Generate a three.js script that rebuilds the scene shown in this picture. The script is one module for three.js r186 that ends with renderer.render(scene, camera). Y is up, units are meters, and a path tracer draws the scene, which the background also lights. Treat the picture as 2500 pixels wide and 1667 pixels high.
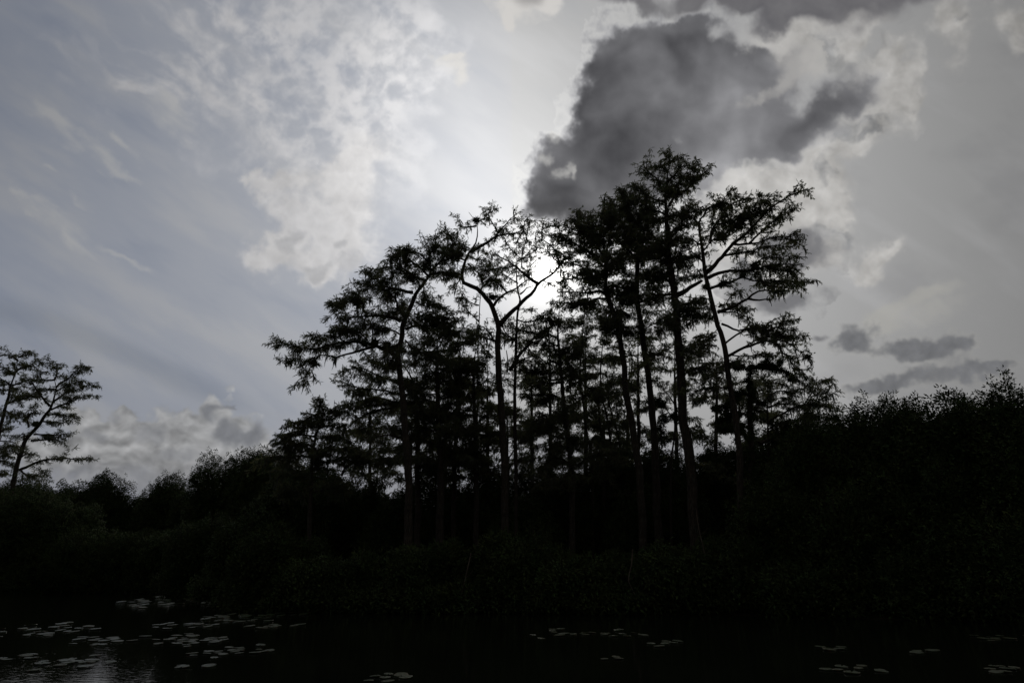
import * as THREE from 'three';

// ───────────────────────── camera, sky, sun, exposure ─────────────────────────
const FL = 1443, CX = 1250, CY = 833.5, PITCH = THREE.MathUtils.degToRad(21.45), EYE = 1.6;
const scene = new THREE.Scene();
const camera = new THREE.PerspectiveCamera(THREE.MathUtils.radToDeg(2 * Math.atan(CY / FL)), 2500 / 1667, 0.1, 6000);
camera.position.set(0, EYE, 0);
camera.rotation.set(PITCH, 0, 0);
scene.add(camera);
const renderer = new THREE.WebGLRenderer({ antialias: true });
renderer.toneMapping = THREE.LinearToneMapping;
renderer.toneMappingExposure = 1;
renderer.shadowMap.enabled = true;

const FWD = new THREE.Vector3(0, Math.sin(PITCH), -Math.cos(PITCH)), UPV = new THREE.Vector3(0, Math.cos(PITCH), Math.sin(PITCH)), UP = new THREE.Vector3(0, 1, 0);
const rayDir = (x, y) => new THREE.Vector3((x - CX) / FL, 0, 0).addScaledVector(UPV, (CY - y) / FL).add(FWD).normalize();

// seeded numbers and noise
function rng(seed) { let a = seed * 2654435761 >>> 0; return () => { a = a + 0x6D2B79F5 | 0; let t = Math.imul(a ^ a >>> 15, 1 | a); t = t + Math.imul(t ^ t >>> 7, 61 | t) ^ t; return ((t ^ t >>> 14) >>> 0) / 4294967296; }; }
const clamp = (x, a = 0, b = 1) => x < a ? a : x > b ? b : x;
const S = (a, b, x) => { x = clamp((x - a) / (b - a)); return x * x * (3 - 2 * x); };
const mix = (a, b, t) => a + (b - a) * t;
const PERM = new Uint8Array(512), GX = new Float32Array(256), GY = new Float32Array(256);
{ const r = rng(77), p = [...Array(256).keys()]; for (let i = 255; i > 0; i--) { const j = Math.floor(r() * (i + 1)); [p[i], p[j]] = [p[j], p[i]]; } for (let i = 0; i < 512; i++) PERM[i] = p[i & 255]; for (let i = 0; i < 256; i++) { const a = r() * Math.PI * 2; GX[i] = Math.cos(a); GY[i] = Math.sin(a); } }
function perlin(x, y, per = 256) {
  const xi = Math.floor(x), yi = Math.floor(y), fx = x - xi, fy = y - yi;
  const m = (k) => ((k % per) + per) % per, x0 = m(xi), x1 = m(xi + 1), y0 = m(yi), y1 = m(yi + 1);
  const u = fx * fx * fx * (fx * (fx * 6 - 15) + 10), v = fy * fy * fy * (fy * (fy * 6 - 15) + 10);
  const g = (a, b, dx, dy) => { const h = PERM[PERM[a & 255] + (b & 255)]; return GX[h] * dx + GY[h] * dy; };
  return mix(mix(g(x0, y0, fx, fy), g(x1, y0, fx - 1, fy), u), mix(g(x0, y1, fx, fy - 1), g(x1, y1, fx - 1, fy - 1), u), v) * 1.45;
}
function fbm(x, y, oct = 5, gain = 0.5) { let s = 0, a = 0.5; for (let i = 0; i < oct; i++) { s += a * perlin(x, y); x = x * 2.03 + 17.3; y = y * 2.03 - 9.1; a *= gain; } return s; }

const SUN = rayDir(1338, 668);
const SUN_X = 1338, SUN_Y = 668;
const toLinear = (v) => { v = Math.max(0, v) / 255; return v <= 0.04045 ? v / 12.92 : Math.pow((v + 0.055) / 1.055, 2.4); };

// Clouds as soft heaps of ellipses [x, y, rx, ry, turn] measured on the plane that touches the sky in the middle of the view, edges broken by noise.
function heap(blobs) {
  let x0 = 1e9, x1 = -1e9, y0 = 1e9, y1 = -1e9;
  const b = blobs.map(([x, y, rx, ry, a = 0]) => { const r = Math.max(rx, ry) * 1.3; x0 = Math.min(x0, x - r); x1 = Math.max(x1, x + r); y0 = Math.min(y0, y - r); y1 = Math.max(y1, y + r); a *= Math.PI / 180; return [x, y, Math.cos(a) / rx, Math.sin(a) / rx, -Math.sin(a) / ry, Math.cos(a) / ry]; });
  return (x, y) => { if (x < x0 || x > x1 || y < y0 || y > y1) return 0; let s = 0; for (const [cx, cy, a, c, d, e] of b) { const dx = x - cx, dy = y - cy, p = a * dx + c * dy, q = d * dx + e * dy, k = 1 - p * p - q * q; if (k > 0) s += k * k; } return s; };
}
const bigDark = heap([[1330, 480, 80, 80], [1420, 430, 160, 130], [1520, 320, 170, 190, -30], [1600, 200, 200, 170], [1500, 210, 110, 130], [1530, 120, 120, 100], [1620, 90, 150, 90], [1720, 150, 220, 130], [1830, 190, 130, 110], [1620, 420, 180, 130], [1480, 530, 170, 90], [1370, 370, 70, 50], [1740, 300, 150, 130], [1670, 60, 140, 50], [1960, 300, 170, 85, -32], [2060, 210, 130, 75, -32], [1870, 350, 150, 80, -20], [1850, 260, 150, 110], [1790, 350, 140, 80], [1700, 420, 120, 70], [1910, 170, 100, 80]]);
const bigThick = heap([[1560, 130, 120, 90], [1380, 420, 90, 60], [1560, 190, 190, 140], [1470, 330, 110, 160], [1720, 140, 190, 100], [1400, 480, 130, 80], [1780, 220, 140, 80], [2010, 260, 150, 60, -32], [1930, 330, 110, 55, -30], [1640, 330, 110, 70]]);
const streakIn = heap([[1890, 215, 90, 32, -34], [1950, 170, 110, 46, -34], [2010, 130, 100, 54, -30], [1835, 255, 60, 24, -36], [1930, 120, 70, 60]]);
const topDark = heap([[1540, 0, 110, 30], [1790, 10, 140, 55], [1900, 60, 80, 40], [2100, 20, 200, 80, -12], [1720, -10, 200, 50], [1990, 10, 200, 60], [1960, 40, 110, 60], [1830, 0, 120, 60], [2230, -20, 130, 60]]);
const topBright = heap([[1260, 20, 80, 75], [1230, 70, 35, 40], [1340, 10, 60, 45]]);
const topBrightCore = heap([[1290, -10, 70, 45]]);
const puff = heap([[1095, 150, 55, 65], [1120, 200, 55, 50], [1080, 115, 35, 30]]);
const fringe = heap([[1960, 110, 190, 100], [2090, 60, 130, 70, -30], [1900, 160, 120, 100, -35], [2130, 230, 140, 150, -35], [2180, 180, 90, 100, -35], [2060, 350, 160, 100, -40], [1780, 430, 230, 130], [1950, 440, 190, 150], [1700, 400, 120, 90], [1990, 540, 110, 150, 10], [1920, 620, 150, 110], [1860, 540, 160, 130], [2030, 460, 120, 110], [1800, 620, 150, 150], [2000, 590, 80, 90], [2105, 635, 60, 44], [2140, 600, 50, 40], [2330, 60, 90, 120], [2480, 60, 70, 90]]);
const midDark = heap([[1965, 625, 95, 75], [1920, 600, 60, 60], [1890, 750, 130, 58], [1950, 725, 90, 50], [1985, 832, 34, 18], [1820, 700, 90, 70]]);
const lowDark = heap([[2098, 808, 74, 44], [2118, 845, 66, 42], [2060, 838, 54, 36], [2270, 852, 140, 52], [2220, 862, 100, 40], [2335, 842, 80, 32, -8], [2270, 924, 230, 38, -11], [2390, 895, 80, 26, -6], [2140, 948, 120, 28, -8], [2450, 885, 60, 16]]);
const streakRight = heap([[2190, 745, 170, 34, -26], [2290, 705, 110, 26, -14], [2150, 790, 90, 40, -30], [2260, 760, 180, 60, -20]]);
const cumulusL = heap([[660, 450, 75, 62], [720, 440, 80, 60], [790, 530, 130, 120], [690, 540, 75, 90], [720, 620, 100, 65], [840, 610, 110, 80], [660, 600, 50, 70], [880, 480, 110, 130], [900, 380, 90, 90], [820, 430, 80, 60], [780, 660, 90, 36], [610, 430, 34, 30]]);
const cumulusLShade = heap([[690, 560, 42, 48], [760, 650, 70, 40], [850, 640, 50, 30], [820, 590, 34, 26], [640, 505, 22, 20]]);
const altoMask = heap([[760, 60, 420, 330], [480, 60, 420, 230, 20], [560, 300, 420, 170, 32], [930, 330, 190, 380], [300, 200, 360, 170, 35], [800, 300, 280, 200], [1000, 120, 170, 260]]);
const streaksL = heap([[150, 535, 165, 30, 39], [60, 465, 70, 16, 30], [200, 600, 80, 24, 38], [190, 350, 145, 34, 36], [110, 280, 70, 28, 30], [290, 410, 70, 22, 28], [190, 490, 38, 14, 40], [330, 640, 70, 16, 22], [280, 612, 60, 12, 25], [120, 405, 30, 9, 25], [295, 350, 60, 16, 40], [420, 290, 120, 40, 35]]);
const bandL = heap([[150, 800, 330, 60, 20], [450, 930, 330, 55, 24], [-150, 720, 300, 55, 18]]);
const lowBankL = heap([[250, 1040, 90, 60], [180, 1100, 70, 60], [330, 1090, 160, 70], [450, 1060, 130, 70], [560, 1080, 120, 70], [620, 1120, 90, 60], [300, 1010, 40, 34], [520, 1020, 44, 44], [400, 1150, 300, 70], [210, 1010, 50, 26], [690, 1130, 60, 40], [90, 1120, 60, 60]]);
const lowBankDark = heap([[512, 1010, 30, 26], [556, 998, 52, 9, -9], [540, 1050, 44, 36], [612, 1055, 44, 34], [580, 1075, 70, 26], [370, 1060, 70, 34], [420, 1110, 70, 26], [230, 1060, 50, 22], [330, 1150, 60, 26], [200, 1150, 60, 30], [275, 1005, 22, 14]]);

const billow = (x, y, o = 5) => { let s = 0, a = 0.5; for (let i = 0; i < o; i++) { s += a * Math.abs(perlin(x, y)); x = x * 2.05 + 11.7; y = y * 2.05 + 5.3; a *= 0.52; } return s; };
function skyPixel(dx, dy, dz, out) {
  const g = Math.acos(clamp(dx * SUN.x + dy * SUN.y + dz * SUN.z, -1, 1)) * 57.2958;
  let L = 119 + 115 * Math.exp(-g / 27) + 15 * Math.exp(-((g / 16) ** 2)) - 40 * S(55, 130, g);
  const w = dx * FWD.x + dy * FWD.y + dz * FWD.z;
  let x = 0, y = 0, out2 = 1;
  if (w > 0.22) {
    x = CX + FL * dx / w; y = CY - FL * (dx * UPV.x + dy * UPV.y + dz * UPV.z) / w;
    out2 = S(60, 500, Math.max(-x, x - 2500, -y));
  }
  const q = 1 / (dy + 0.22), px = dx * q * 2.1, py = dz * q * 2.1;
  const far = fbm(px + 3.3, py - 1.7, 5), side = clamp((x - CX) / 1250, -1.3, 1.3) * (w > 0.22 ? 1 : 0);
  // clear air: bluer to the left of the sun and high up, a little warmer to the right
  if (w > 0.22) L -= (15 * S(0.4, 1.1, -side) * S(800, 100, y) - 30 * Math.exp(-(((x - 1130) / 290) ** 2)) * S(760, 380, y) * S(-300, 200, y) + 13 * S(0.55, 1.1, side) + 26 * S(690, 900, y) * Math.exp(-(((x - 1400) / 420) ** 2))) * (1 - out2);
  const st8 = side < 0 ? Math.sqrt(-side) : 0; let R = L - st8 * 7 + 0, G = L - st8 * 2, B = L + (side < 0 ? st8 * 8 + 1 : 0);
  const put = (r, gg, b, a) => { R = mix(R, r, a); G = mix(G, gg, a); B = mix(B, b, a); };
  if (out2 > 0) { const a = S(0.02, 0.4, far) * 0.55 * out2, d = S(0.1, 0.5, -far) * 0.3 * out2; put(L + 26, L + 25, L + 24, a); put(L - 34, L - 33, L - 30, d); }
  if (w > 0.22 && out2 < 1) {
    const k = 1 - out2, wx = fbm(x / 170 + 5, y / 170 + 2, 3), wy = fbm(x / 170 - 8, y / 170 + 11, 3), vx = fbm(x / 46 + 15, y / 46 + 32, 4, 0.58), vy = fbm(x / 46 - 28, y / 46 + 41, 4, 0.58);
    const X = x + wx * 95 + vx * 30, Y = y + wy * 95 + vy * 30;                         // crumbled outlines
    const Xs = x + wx * 90 + vx * 16, Ys = y + wy * 90 + vy * 16;
    const n = fbm((x + wx * 45) / 95, (y + wy * 45) / 95, 6, 0.56), fine = fbm((x + wx * 20) / 30 + 40, (y + wy * 20) / 30, 5, 0.58), soft = fbm(x / 330 + 9, y / 330, 3), puffs = 0.42 - billow((x + vx * 14) / 74 + 3, (y + vy * 14) / 66, 5);
    // soft unevenness of the high veil, drawn out along the wind
    const veil = fbm((x * 0.8 + y * 0.55) / 420, (y * 0.8 - x * 0.5) / 110, 5, 0.55); put(L + 14, L + 14, L + 15, S(-0.1, 0.5, veil) * 0.45 * k); put(R - 13, G - 11, B - 7, S(0.05, 0.5, -veil) * 0.6 * k * S(1900, 900, x));
    put(L - 10, L - 10, L - 9, S(0, 0.5, fbm(x / 260 + 50, y / 170 + 8, 5)) * 0.6 * k * S(1800, 2100, x)); 
    put(136, 137, 143, S(1010, 1170, y + n * 70) * 0.75 * k);
    let d;
    if ((d = bandL(x, y)) > 0) put(R - 13, G - 12, B - 11, S(0, 1.3, d + soft * 0.4 + veil * 0.3) * k * 0.9);
    // dappled sheet on the upper left
    if ((d = altoMask(Xs, Ys)) > 0) {
      const st = S(820, 300, x), sx = x * 0.8 + y * 0.6, sy = y * 0.8 - x * 0.6;
      const streak = fbm(sx / 200 + wx * 0.7, sy / 66 + wy * 0.8, 6, 0.57) * 1.1 + 0.2 * fine, lump = 1.1 * puffs + 0.9 * n + 0.15 * fine, tex = mix(lump, streak, st);
      const a = S(-0.30, 0.46, tex + mix(-0.02, -0.08, st)) * S(0, 1.9, d + n * 0.6), t = L + mix(24, 31, S(200, 1000, x)) + 7 * fine + 16 * puffs; put(t + 1, t, t + 1, a * k * 0.9);
      const gap = S(0.12, 0.5, -fbm((x + wx * 60) / 120 + 21, (y + wy * 60) / 100 + 4, 5)) * S(300, 700, x) * S(980, 820, x); put(L - 6, L - 2, L + 6, gap * 0.55 * k * S(0, 0.6, d));
    }
    if ((d = streaksL(x + wx * 60 + vx * 14, y + wy * 60 + vy * 14)) > 0) { const sx = x * 0.8 + y * 0.6, sy = y * 0.8 - x * 0.6, m = fbm(sx / 150, sy / 40, 6, 0.56); put(L + 20, L + 20, L + 20, S(0.0, 1.5, d + m * 1.3) * 0.7 * k); }
    if ((d = cumulusL(X, Y)) > 0) {
      const f = d + puffs * 0.6 + n * 0.5 + fine * 0.15, a = S(0.0, 1.15, f), t = L + 23 + fine * 8 + puffs * 34 + n * 16; put(t + 2, t, t - 1, a * k * 0.82);
      const sh = S(0.0, 0.9, cumulusLShade(X, Y) + n * 0.8) * a; put(t - 28, t - 28, t - 26, sh * 0.8 * k);
    }
    if ((d = puff(X, Y)) > 0) { const t = Math.min(L + 18, 236) + fine * 6; put(t + 3, t, t - 5, S(0.0, 1.2, d + n * 0.8 + fine * 0.2) * 0.8 * k); }
    if ((d = topBright(Xs, Ys)) > 0) { const a = S(0.0, 0.8, d + n * 0.7 + fine * 0.2); put(211, 208, 204, a * 0.85 * k); put(160, 158, 157, S(0.05, 1.0, topBrightCore(x, y) + n * 0.5) * a * k * 0.9); }
    // bright ragged cumulus lit from behind, round the dark one
    if ((d = fringe(X, Y)) > 0) {
      const t = clamp(L + 12 + n * 40 + fine * 10 + puffs * 34, 118, 230), a = S(0.0, 1.3, d * 1.4 + n * 0.9 + puffs * 0.4 + fine * 0.1); put(t + 2, t, t - 3, a * 0.88 * k);
      put(t - 48, t - 47, t - 45, S(0.02, 0.5, fbm((X + 200) / 110, Y / 90, 5)) * a * 0.8 * k);
    }
    // the large dark cumulus: thick in the core, bright where its rim is thin
    if ((d = bigDark(X, Y)) > 0) {
      const east = S(1480, 1850, x + (y - 200) * 0.4), f = d + puffs * 0.5 + n * mix(0.3, 0.6, east) + fine * 0.12, a = S(0.04, mix(0.46, 1.2, east), f), thick = S(0.05, 1.0, f);
      const tx = (SUN_X - x) / Math.hypot(SUN_X - x, SUN_Y - y), ty = (SUN_Y - y) / Math.hypot(SUN_X - x, SUN_Y - y), lit = puffs - (0.42 - billow((x + tx * 20 + vx * 14) / 74 + 3, (y + ty * 20 + vy * 14) / 66, 4));
      const sm = fbm((x + wx * 70) / 170 + 3, (y + wy * 70) / 150 + 60, 3, 0.42), core = 0.92 * (1 - Math.exp(-1.7 * Math.max(0, bigThick(Xs, Ys) + Math.max(0, sm) * 0.5 + n * 0.12 * thick))), rim = Math.max(L, 150) * 0.88 + 16, body = 124 + sm * 46 + n * 10 + east * 10;
      const t = mix(mix(rim, body, thick), 80 + sm * 62 + n * 9 + east * 20 + S(250, 420, y) * S(1500, 1650, x) * 26, core + 0.5 * thick * (1 - core)) + lit * 9 * thick + fine * 2 + 30 * S(0.0, 0.6, fbm(x / 170 + 30, y / 260 - 12, 3, 0.4)) * thick;
      put(Math.min(L + 34, 250), Math.min(L + 33, 249), Math.min(L + 30, 245), S(-0.10, 0.10, f) * (1 - S(0.08, 0.3, f)) * 0.32 * k * (1 - 0.6 * east));
      put(t, t, t + 3, a * k);
      const gap = streakIn(x + vx * 22 + wx * 30, y + vy * 22 + wy * 30); if (gap > 0) put(172, 170, 167, S(0, 1.5, gap + n * 0.8) * 0.7 * k);
      const hole = heap.h(x + vx * 18, y + vy * 18); if (hole > 0) put(224, 222, 216, S(0.05, 1.3, hole + fine * 0.6) * 0.55 * k);
    }
    if ((d = topDark(Xs, Ys)) > 0) put(102 + n * 22, 101 + n * 22, 104 + n * 20, S(0.0, 1.2, d + n * 0.7) * 0.92 * k);
    if ((d = midDark(Xs, Ys)) > 0) put(110 + fine * 12, 110 + fine * 12, 113 + fine * 12, S(0.0, 1.2, d + n * 1.1 + fine * 0.25) * 0.9 * k);
    if ((d = streakRight(x + vx * 12, y + vy * 12)) > 0) put(171, 169, 162, S(0.1, 1.4, d + n * 0.8) * 0.5 * k);
    if ((d = lowDark(x + wx * 44 + vx * 34, y + wy * 30 + vy * 22)) > 0) { put(L + 12, L + 11, L + 8, S(0.0, 0.5, d + n * 0.9) * 0.5 * k);
      put(108 + fine * 14 + n * 18, 109 + fine * 14 + n * 18, 112 + fine * 14 + n * 18, S(0.1, 1.1, d + n * 0.9 + fine * 0.4) * 0.92 * k); }
    if ((d = lowBankL(x + wx * 50 + vx * 30, y + wy * 50 + vy * 30)) > 0) {
      const p1 = billow((x + wx * 30 + vx * 8) / 105 + 9, (y + wy * 30 + vy * 8) / 78, 5), p2 = billow((x + 14 + wx * 30 + vx * 8) / 105 + 9, (y + 16 + wy * 30 + vy * 8) / 78, 3), nb = 0.42 - p1, f = d + nb * 0.8 + n * 0.3 + fine * 0.12, a = S(0.04, 0.5, f), t = 138 + 85 * clamp(p2 - p1 + 0.02, -0.3, 0.4) + 36 * nb + 16 * n + S(300, 640, x) * 12 + fine * 12;
      put(t, t, t, a * 0.85 * k);
      const sh = S(0.0, 1.1, lowBankDark(x + wx * 40 + vx * 14, y + wy * 40 + vy * 14) + nb * 0.4 + n * 0.4); put(116 + fine * 14, 118 + fine * 14, 123 + fine * 14, sh * 0.88 * k * mix(0.55, 1, S(430, 480, x)));
      put(120, 122, 129, S(1110, 1200, y + n * 40) * 0.65 * k * a);
    }
  }
  const hot = 2.4 * Math.exp(-((g / 1.6) ** 2)) + 0.22 * Math.exp(-((g / 4.0) ** 2));
  out[0] = toLinear(Math.min(R, 254)) + hot; out[1] = toLinear(Math.min(G, 254)) + hot * 0.98; out[2] = toLinear(Math.min(B, 252)) + hot * 0.93;
}
heap.h = heap([[1392, 416, 30, 18, -10], [1404, 426, 14, 20], [1362, 420, 26, 20], [1352, 335, 34, 26], [1330, 390, 34, 26]]);
{
  const W = 4096, H = 2048, data = new Float32Array(W * H * 4), c = [0, 0, 0];
  for (let j = 0; j < H; j++) {
    const lat = ((j + 0.5) / H - 0.5) * Math.PI, cy = Math.cos(lat), sy = Math.sin(lat);
    for (let i = 0; i < W; i++) {
      const o = (j * W + i) * 4;
      if (lat > -0.01) { const a = ((i + 0.5) / W - 0.5) * 2 * Math.PI; skyPixel(Math.cos(a) * cy, Math.max(0, sy), Math.sin(a) * cy, c); } else { c[0] = c[1] = c[2] = 0.06; }
      data[o] = c[0]; data[o + 1] = c[1]; data[o + 2] = c[2]; data[o + 3] = 1;
    }
  }
  const t = new THREE.DataTexture(data, W, H, THREE.RGBAFormat, THREE.FloatType);
  t.mapping = THREE.EquirectangularReflectionMapping; t.minFilter = t.magFilter = THREE.LinearFilter; t.needsUpdate = true;
  scene.background = t; scene.environment = t;
}
const sun = new THREE.DirectionalLight(new THREE.Color(1, 0.95, 0.87), 0.5);   // veiled by cloud, behind the trees
sun.position.copy(SUN).multiplyScalar(200); sun.castShadow = true; sun.shadow.radius = 20; sun.shadow.mapSize.set(4096, 4096);
Object.assign(sun.shadow.camera, { left: -110, right: 110, top: 110, bottom: -110, near: 1, far: 420 });
scene.add(sun, sun.target);

// ───────────────────────── helpers ─────────────────────────
// a place in the world: where the direction of a spot in the photograph reaches the upright plane d metres away
function at(x, y, d) { const r = rayDir(x, y); return new THREE.Vector3(0, EYE, 0).addScaledVector(r, d / -r.z); }
function onGround(x, d, h = 0) { const w = (h - EYE) * FWD.y + d * -FWD.z; return new THREE.Vector3((x - CX) / FL * w, h, -d); }
const onWater = (x, y) => { const r = rayDir(x, y); return new THREE.Vector3(0, EYE, 0).addScaledVector(r, -EYE / r.y); };
const perPx = (p) => new THREE.Vector3(0, -EYE, 0).add(p).dot(FWD) / FL;        // metres per pixel of the photograph at a place
// the crops of the photograph in which the branches were measured: [left, top, magnification]
const Z = { s: [0, 0, 1], z1: [640, 480, 2.24], z2: [1280, 340, 2.3757], z3: [1280, 800, 2.614], a: [640, 760, 3.92], b: [1040, 480, 3.92], c: [1340, 360, 3.92], d: [1640, 420, 3.92], e: [1240, 760, 3.92], f: [1640, 760, 3.92], g: [0, 840, 4.354], h: [860, 520, 4.127], l: [0, 820, 3.675] };
const un = (z, [x, y]) => [Z[z][0] + x / Z[z][2], Z[z][1] + y / Z[z][2]];

const used = {};
const numbered = (n) => { const k = used[n] = (used[n] ?? -1) + 1; return k ? `${n}_${String(k).padStart(3, '0')}` : n; };
function thing(name, label, category, pos = new THREE.Vector3(), group) {
  const o = new THREE.Group(); o.name = numbered(name); o.position.copy(pos); o.userData = { label, category }; if (group) o.userData.group = group;
  scene.add(o); return o;
}
const shadow = (m) => { m.castShadow = m.receiveShadow = true; return m; };

class MB {                                                                        // collects tubes, builds one mesh
  constructor() { this.p = []; this.n = []; this.u = []; this.i = []; }
  tube(pts, radii, sides = 6, wob = 0, rand = null) {
    const N = pts.length, base = this.p.length / 3, t = new THREE.Vector3(), a = new THREE.Vector3(), b = new THREE.Vector3(); let len = 0;
    for (let k = 0; k < N; k++) {
      t.subVectors(pts[Math.min(N - 1, k + 1)], pts[Math.max(0, k - 1)]).normalize();
      if (k === 0) { a.set(0, 0, 1); if (Math.abs(t.z) > 0.9) a.set(1, 0, 0); } else len += pts[k].distanceTo(pts[k - 1]);
      a.addScaledVector(t, -a.dot(t)).normalize(); b.crossVectors(t, a);
      for (let s = 0; s <= sides; s++) {
        const g = s / sides * Math.PI * 2, c = Math.cos(g), q = Math.sin(g), r = radii[k] * (wob ? 1 + wob * Math.sin(g * 3 + len * 1.3) * 0.6 + wob * perlin(s % sides * 1.7 + 31, len * 1.1 + pts[0].x * 3) : 1);
        const nx = a.x * c + b.x * q, ny = a.y * c + b.y * q, nz = a.z * c + b.z * q;
        this.p.push(pts[k].x + nx * r, pts[k].y + ny * r, pts[k].z + nz * r); this.n.push(nx, ny, nz); this.u.push(s / sides * Math.max(0.15, radii[0] * 6.2), len);
      }
    }
    const w = sides + 1;
    for (let k = 0; k + 1 < N; k++) for (let s = 0; s < sides; s++) { const o = base + k * w + s; this.i.push(o, o + 1, o + w, o + 1, o + w + 1, o + w); }
    if (radii[N - 1] > 0.004) { const o = base + (N - 1) * w; for (let s = 1; s + 1 < sides; s++) this.i.push(o, o + s, o + s + 1); }
    return this;
  }
  leaf(p, dir, nor, l, wd, bend = 0.12) {                                           // a lens-shaped blade, folded along its midrib
    const s = new THREE.Vector3().crossVectors(dir, nor).normalize(), o = this.p.length / 3, n = new THREE.Vector3().crossVectors(s, dir).normalize();
    const v = (x, y, z) => { const q = p.clone().addScaledVector(dir, x * l).addScaledVector(s, y * wd).addScaledVector(n, z * l); this.p.push(q.x, q.y, q.z); this.n.push(n.x, n.y, n.z); this.u.push(x, y); };
    v(0, 0, 0); v(0.45, 0.5, 0); v(0.45, -0.5, 0); v(1, 0, -bend); v(0.5, 0, -bend * 0.4);
    this.i.push(o, o + 1, o + 4, o, o + 4, o + 2, o + 4, o + 1, o + 3, o + 4, o + 3, o + 2); return this;
  }
  geo(at0) {
    const g = new THREE.BufferGeometry();
    g.setAttribute('position', new THREE.Float32BufferAttribute(this.p, 3)); g.setAttribute('normal', new THREE.Float32BufferAttribute(this.n, 3)); g.setAttribute('uv', new THREE.Float32BufferAttribute(this.u, 2)); g.setIndex(this.i);
    if (at0) g.translate(-at0.x, -at0.y, -at0.z); return g;
  }
  build(name, mat, parent, at0) { if (!this.i.length) return null; const m = shadow(new THREE.Mesh(this.geo(at0), mat)); m.name = name; parent.add(m); return m; }
}
const smooth = (pts, step) => { const c = new THREE.CatmullRomCurve3(pts, false, 'centripetal'); return c.getSpacedPoints(Math.max(2, Math.ceil(c.getLength() / step))); };

// ───────────────────────── materials ─────────────────────────
function noiseMap(w, h, f, srgb) {
  const d = new Uint8Array(w * h * 4), c = [0, 0, 0];
  for (let y = 0; y < h; y++) for (let x = 0; x < w; x++) { f(x / w, y / h, c); const o = (y * w + x) * 4; for (let k = 0; k < 3; k++) d[o + k] = clamp(c[k]) * 255; d[o + 3] = 255; }
  const t = new THREE.DataTexture(d, w, h); t.wrapS = t.wrapT = THREE.RepeatWrapping; t.magFilter = THREE.LinearFilter; t.minFilter = THREE.LinearMipmapLinearFilter; t.generateMipmaps = true; if (srgb) t.colorSpace = THREE.SRGBColorSpace; t.needsUpdate = true; return t;
}
const per = (x, y, k, o = 4, sy = 1) => { let s = 0, a = 0.5, f = k; for (let i = 0; i < o; i++) { s += a * perlin(x * f, y * Math.round(f * sy), Math.round(f * (sy > 1 ? 1 : 1))); f *= 2; a *= 0.5; } return s; };
const barkMap = noiseMap(256, 512, (x, y, c) => { const v = 0.36 + 0.24 * per(x, y, 8, 4) + 0.16 * per(x + 0.3, y, 16, 3), m = S(0.15, 0.4, per(x + 0.5, y + 0.2, 4, 4)); c[0] = v * mix(1, 1.12, m); c[1] = v * mix(0.90, 1.12, m); c[2] = v * mix(0.80, 1.02, m); }, true);
const barkBump = noiseMap(256, 512, (x, y, c) => { c[0] = c[1] = c[2] = 0.5 + 0.5 * per(x, y, 16, 3) + 0.3 * per(x, y, 8, 2); });
barkMap.repeat.set(1, 0.4); barkBump.repeat.set(1, 0.4);
const std = (o) => new THREE.MeshPhysicalMaterial({ roughness: 0.95, specularIntensity: 0.25, side: THREE.DoubleSide, ...o });
const rgb = (r, g, b) => new THREE.Color().setRGB(r, g, b);
const M = {
  bark: std({ map: barkMap, bumpMap: barkBump, bumpScale: 0.03, color: rgb(0.4, 0.4, 0.4) }),
  deadwood: std({ map: barkMap, color: rgb(0.8, 0.8, 0.8) }),
  twig: std({ color: rgb(0.06, 0.048, 0.036) }),
  needles: std({ color: rgb(0.105, 0.118, 0.06), transmission: 0.5, thickness: 0 }),
  leaf: std({ color: rgb(0.035, 0.052, 0.017), roughness: 0.85 }),
  moss: std({ color: rgb(0.085, 0.09, 0.07) }),
  airplant: std({ color: rgb(0.045, 0.055, 0.03) }),
};
const tint = (r, c) => { const k = 0.65 + 0.7 * r(); return c.setRGB(k * (0.85 + 0.35 * r()), k, k * (0.8 + 0.3 * r())); };

// ───────────────────────── foliage pieces that the crowns repeat ─────────────────────────
const rv = (r) => { const z = r() * 2 - 1, a = r() * 6.2832, q = Math.sqrt(1 - z * z); return new THREE.Vector3(q * Math.cos(a), z, q * Math.sin(a)); };
function feather(seed, n, l, wd, span) {                                            // a cypress twiglet with its small flat leaflets
  const r = rng(seed), m = new MB(), ax = new THREE.Vector3(1, 0, 0), nn = new THREE.Vector3(0, 1, 0);
  m.leaf(new THREE.Vector3(), ax, nn, span, 0.010, 0.35);
  for (let k = 0; k < n; k++) { const t = 0.1 + 0.85 * k / n, sgn = k % 2 ? 1 : -1, d = new THREE.Vector3(0.75 + 0.3 * r(), (r() - 0.6) * 0.7, sgn * (0.55 + 0.5 * r())).normalize(); m.leaf(new THREE.Vector3(t * span, -0.35 * t * t * span, 0), d, nn, l * (0.7 + 0.6 * r()) * (1 - 0.45 * t), wd * (0.8 + 0.4 * r())); }
  return m.geo();
}
function rosette(seed, n, l, wd, ball) {                                            // broad leaves on a short shoot
  const r = rng(seed), m = new MB();
  for (let k = 0; k < n; k++) { const o = rv(r).multiplyScalar(ball * Math.cbrt(r())), d = rv(r).add(new THREE.Vector3(0, 0.25, 0)).addScaledVector(o, 1.5 / Math.max(ball, 0.05)).normalize(), nn = rv(r).add(UP); m.leaf(o, d, nn, l * (0.7 + 0.6 * r()), wd * (0.7 + 0.5 * r()), 0.15); }
  return m.geo();
}
const FEATHER = [feather(3, 11, 0.085, 0.026, 0.25), feather(4, 10, 0.09, 0.028, 0.21), feather(5, 12, 0.08, 0.024, 0.28)];
const ROSETTE = [rosette(6, 11, 0.15, 0.06, 0.10), rosette(7, 13, 0.12, 0.05, 0.11)];
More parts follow.
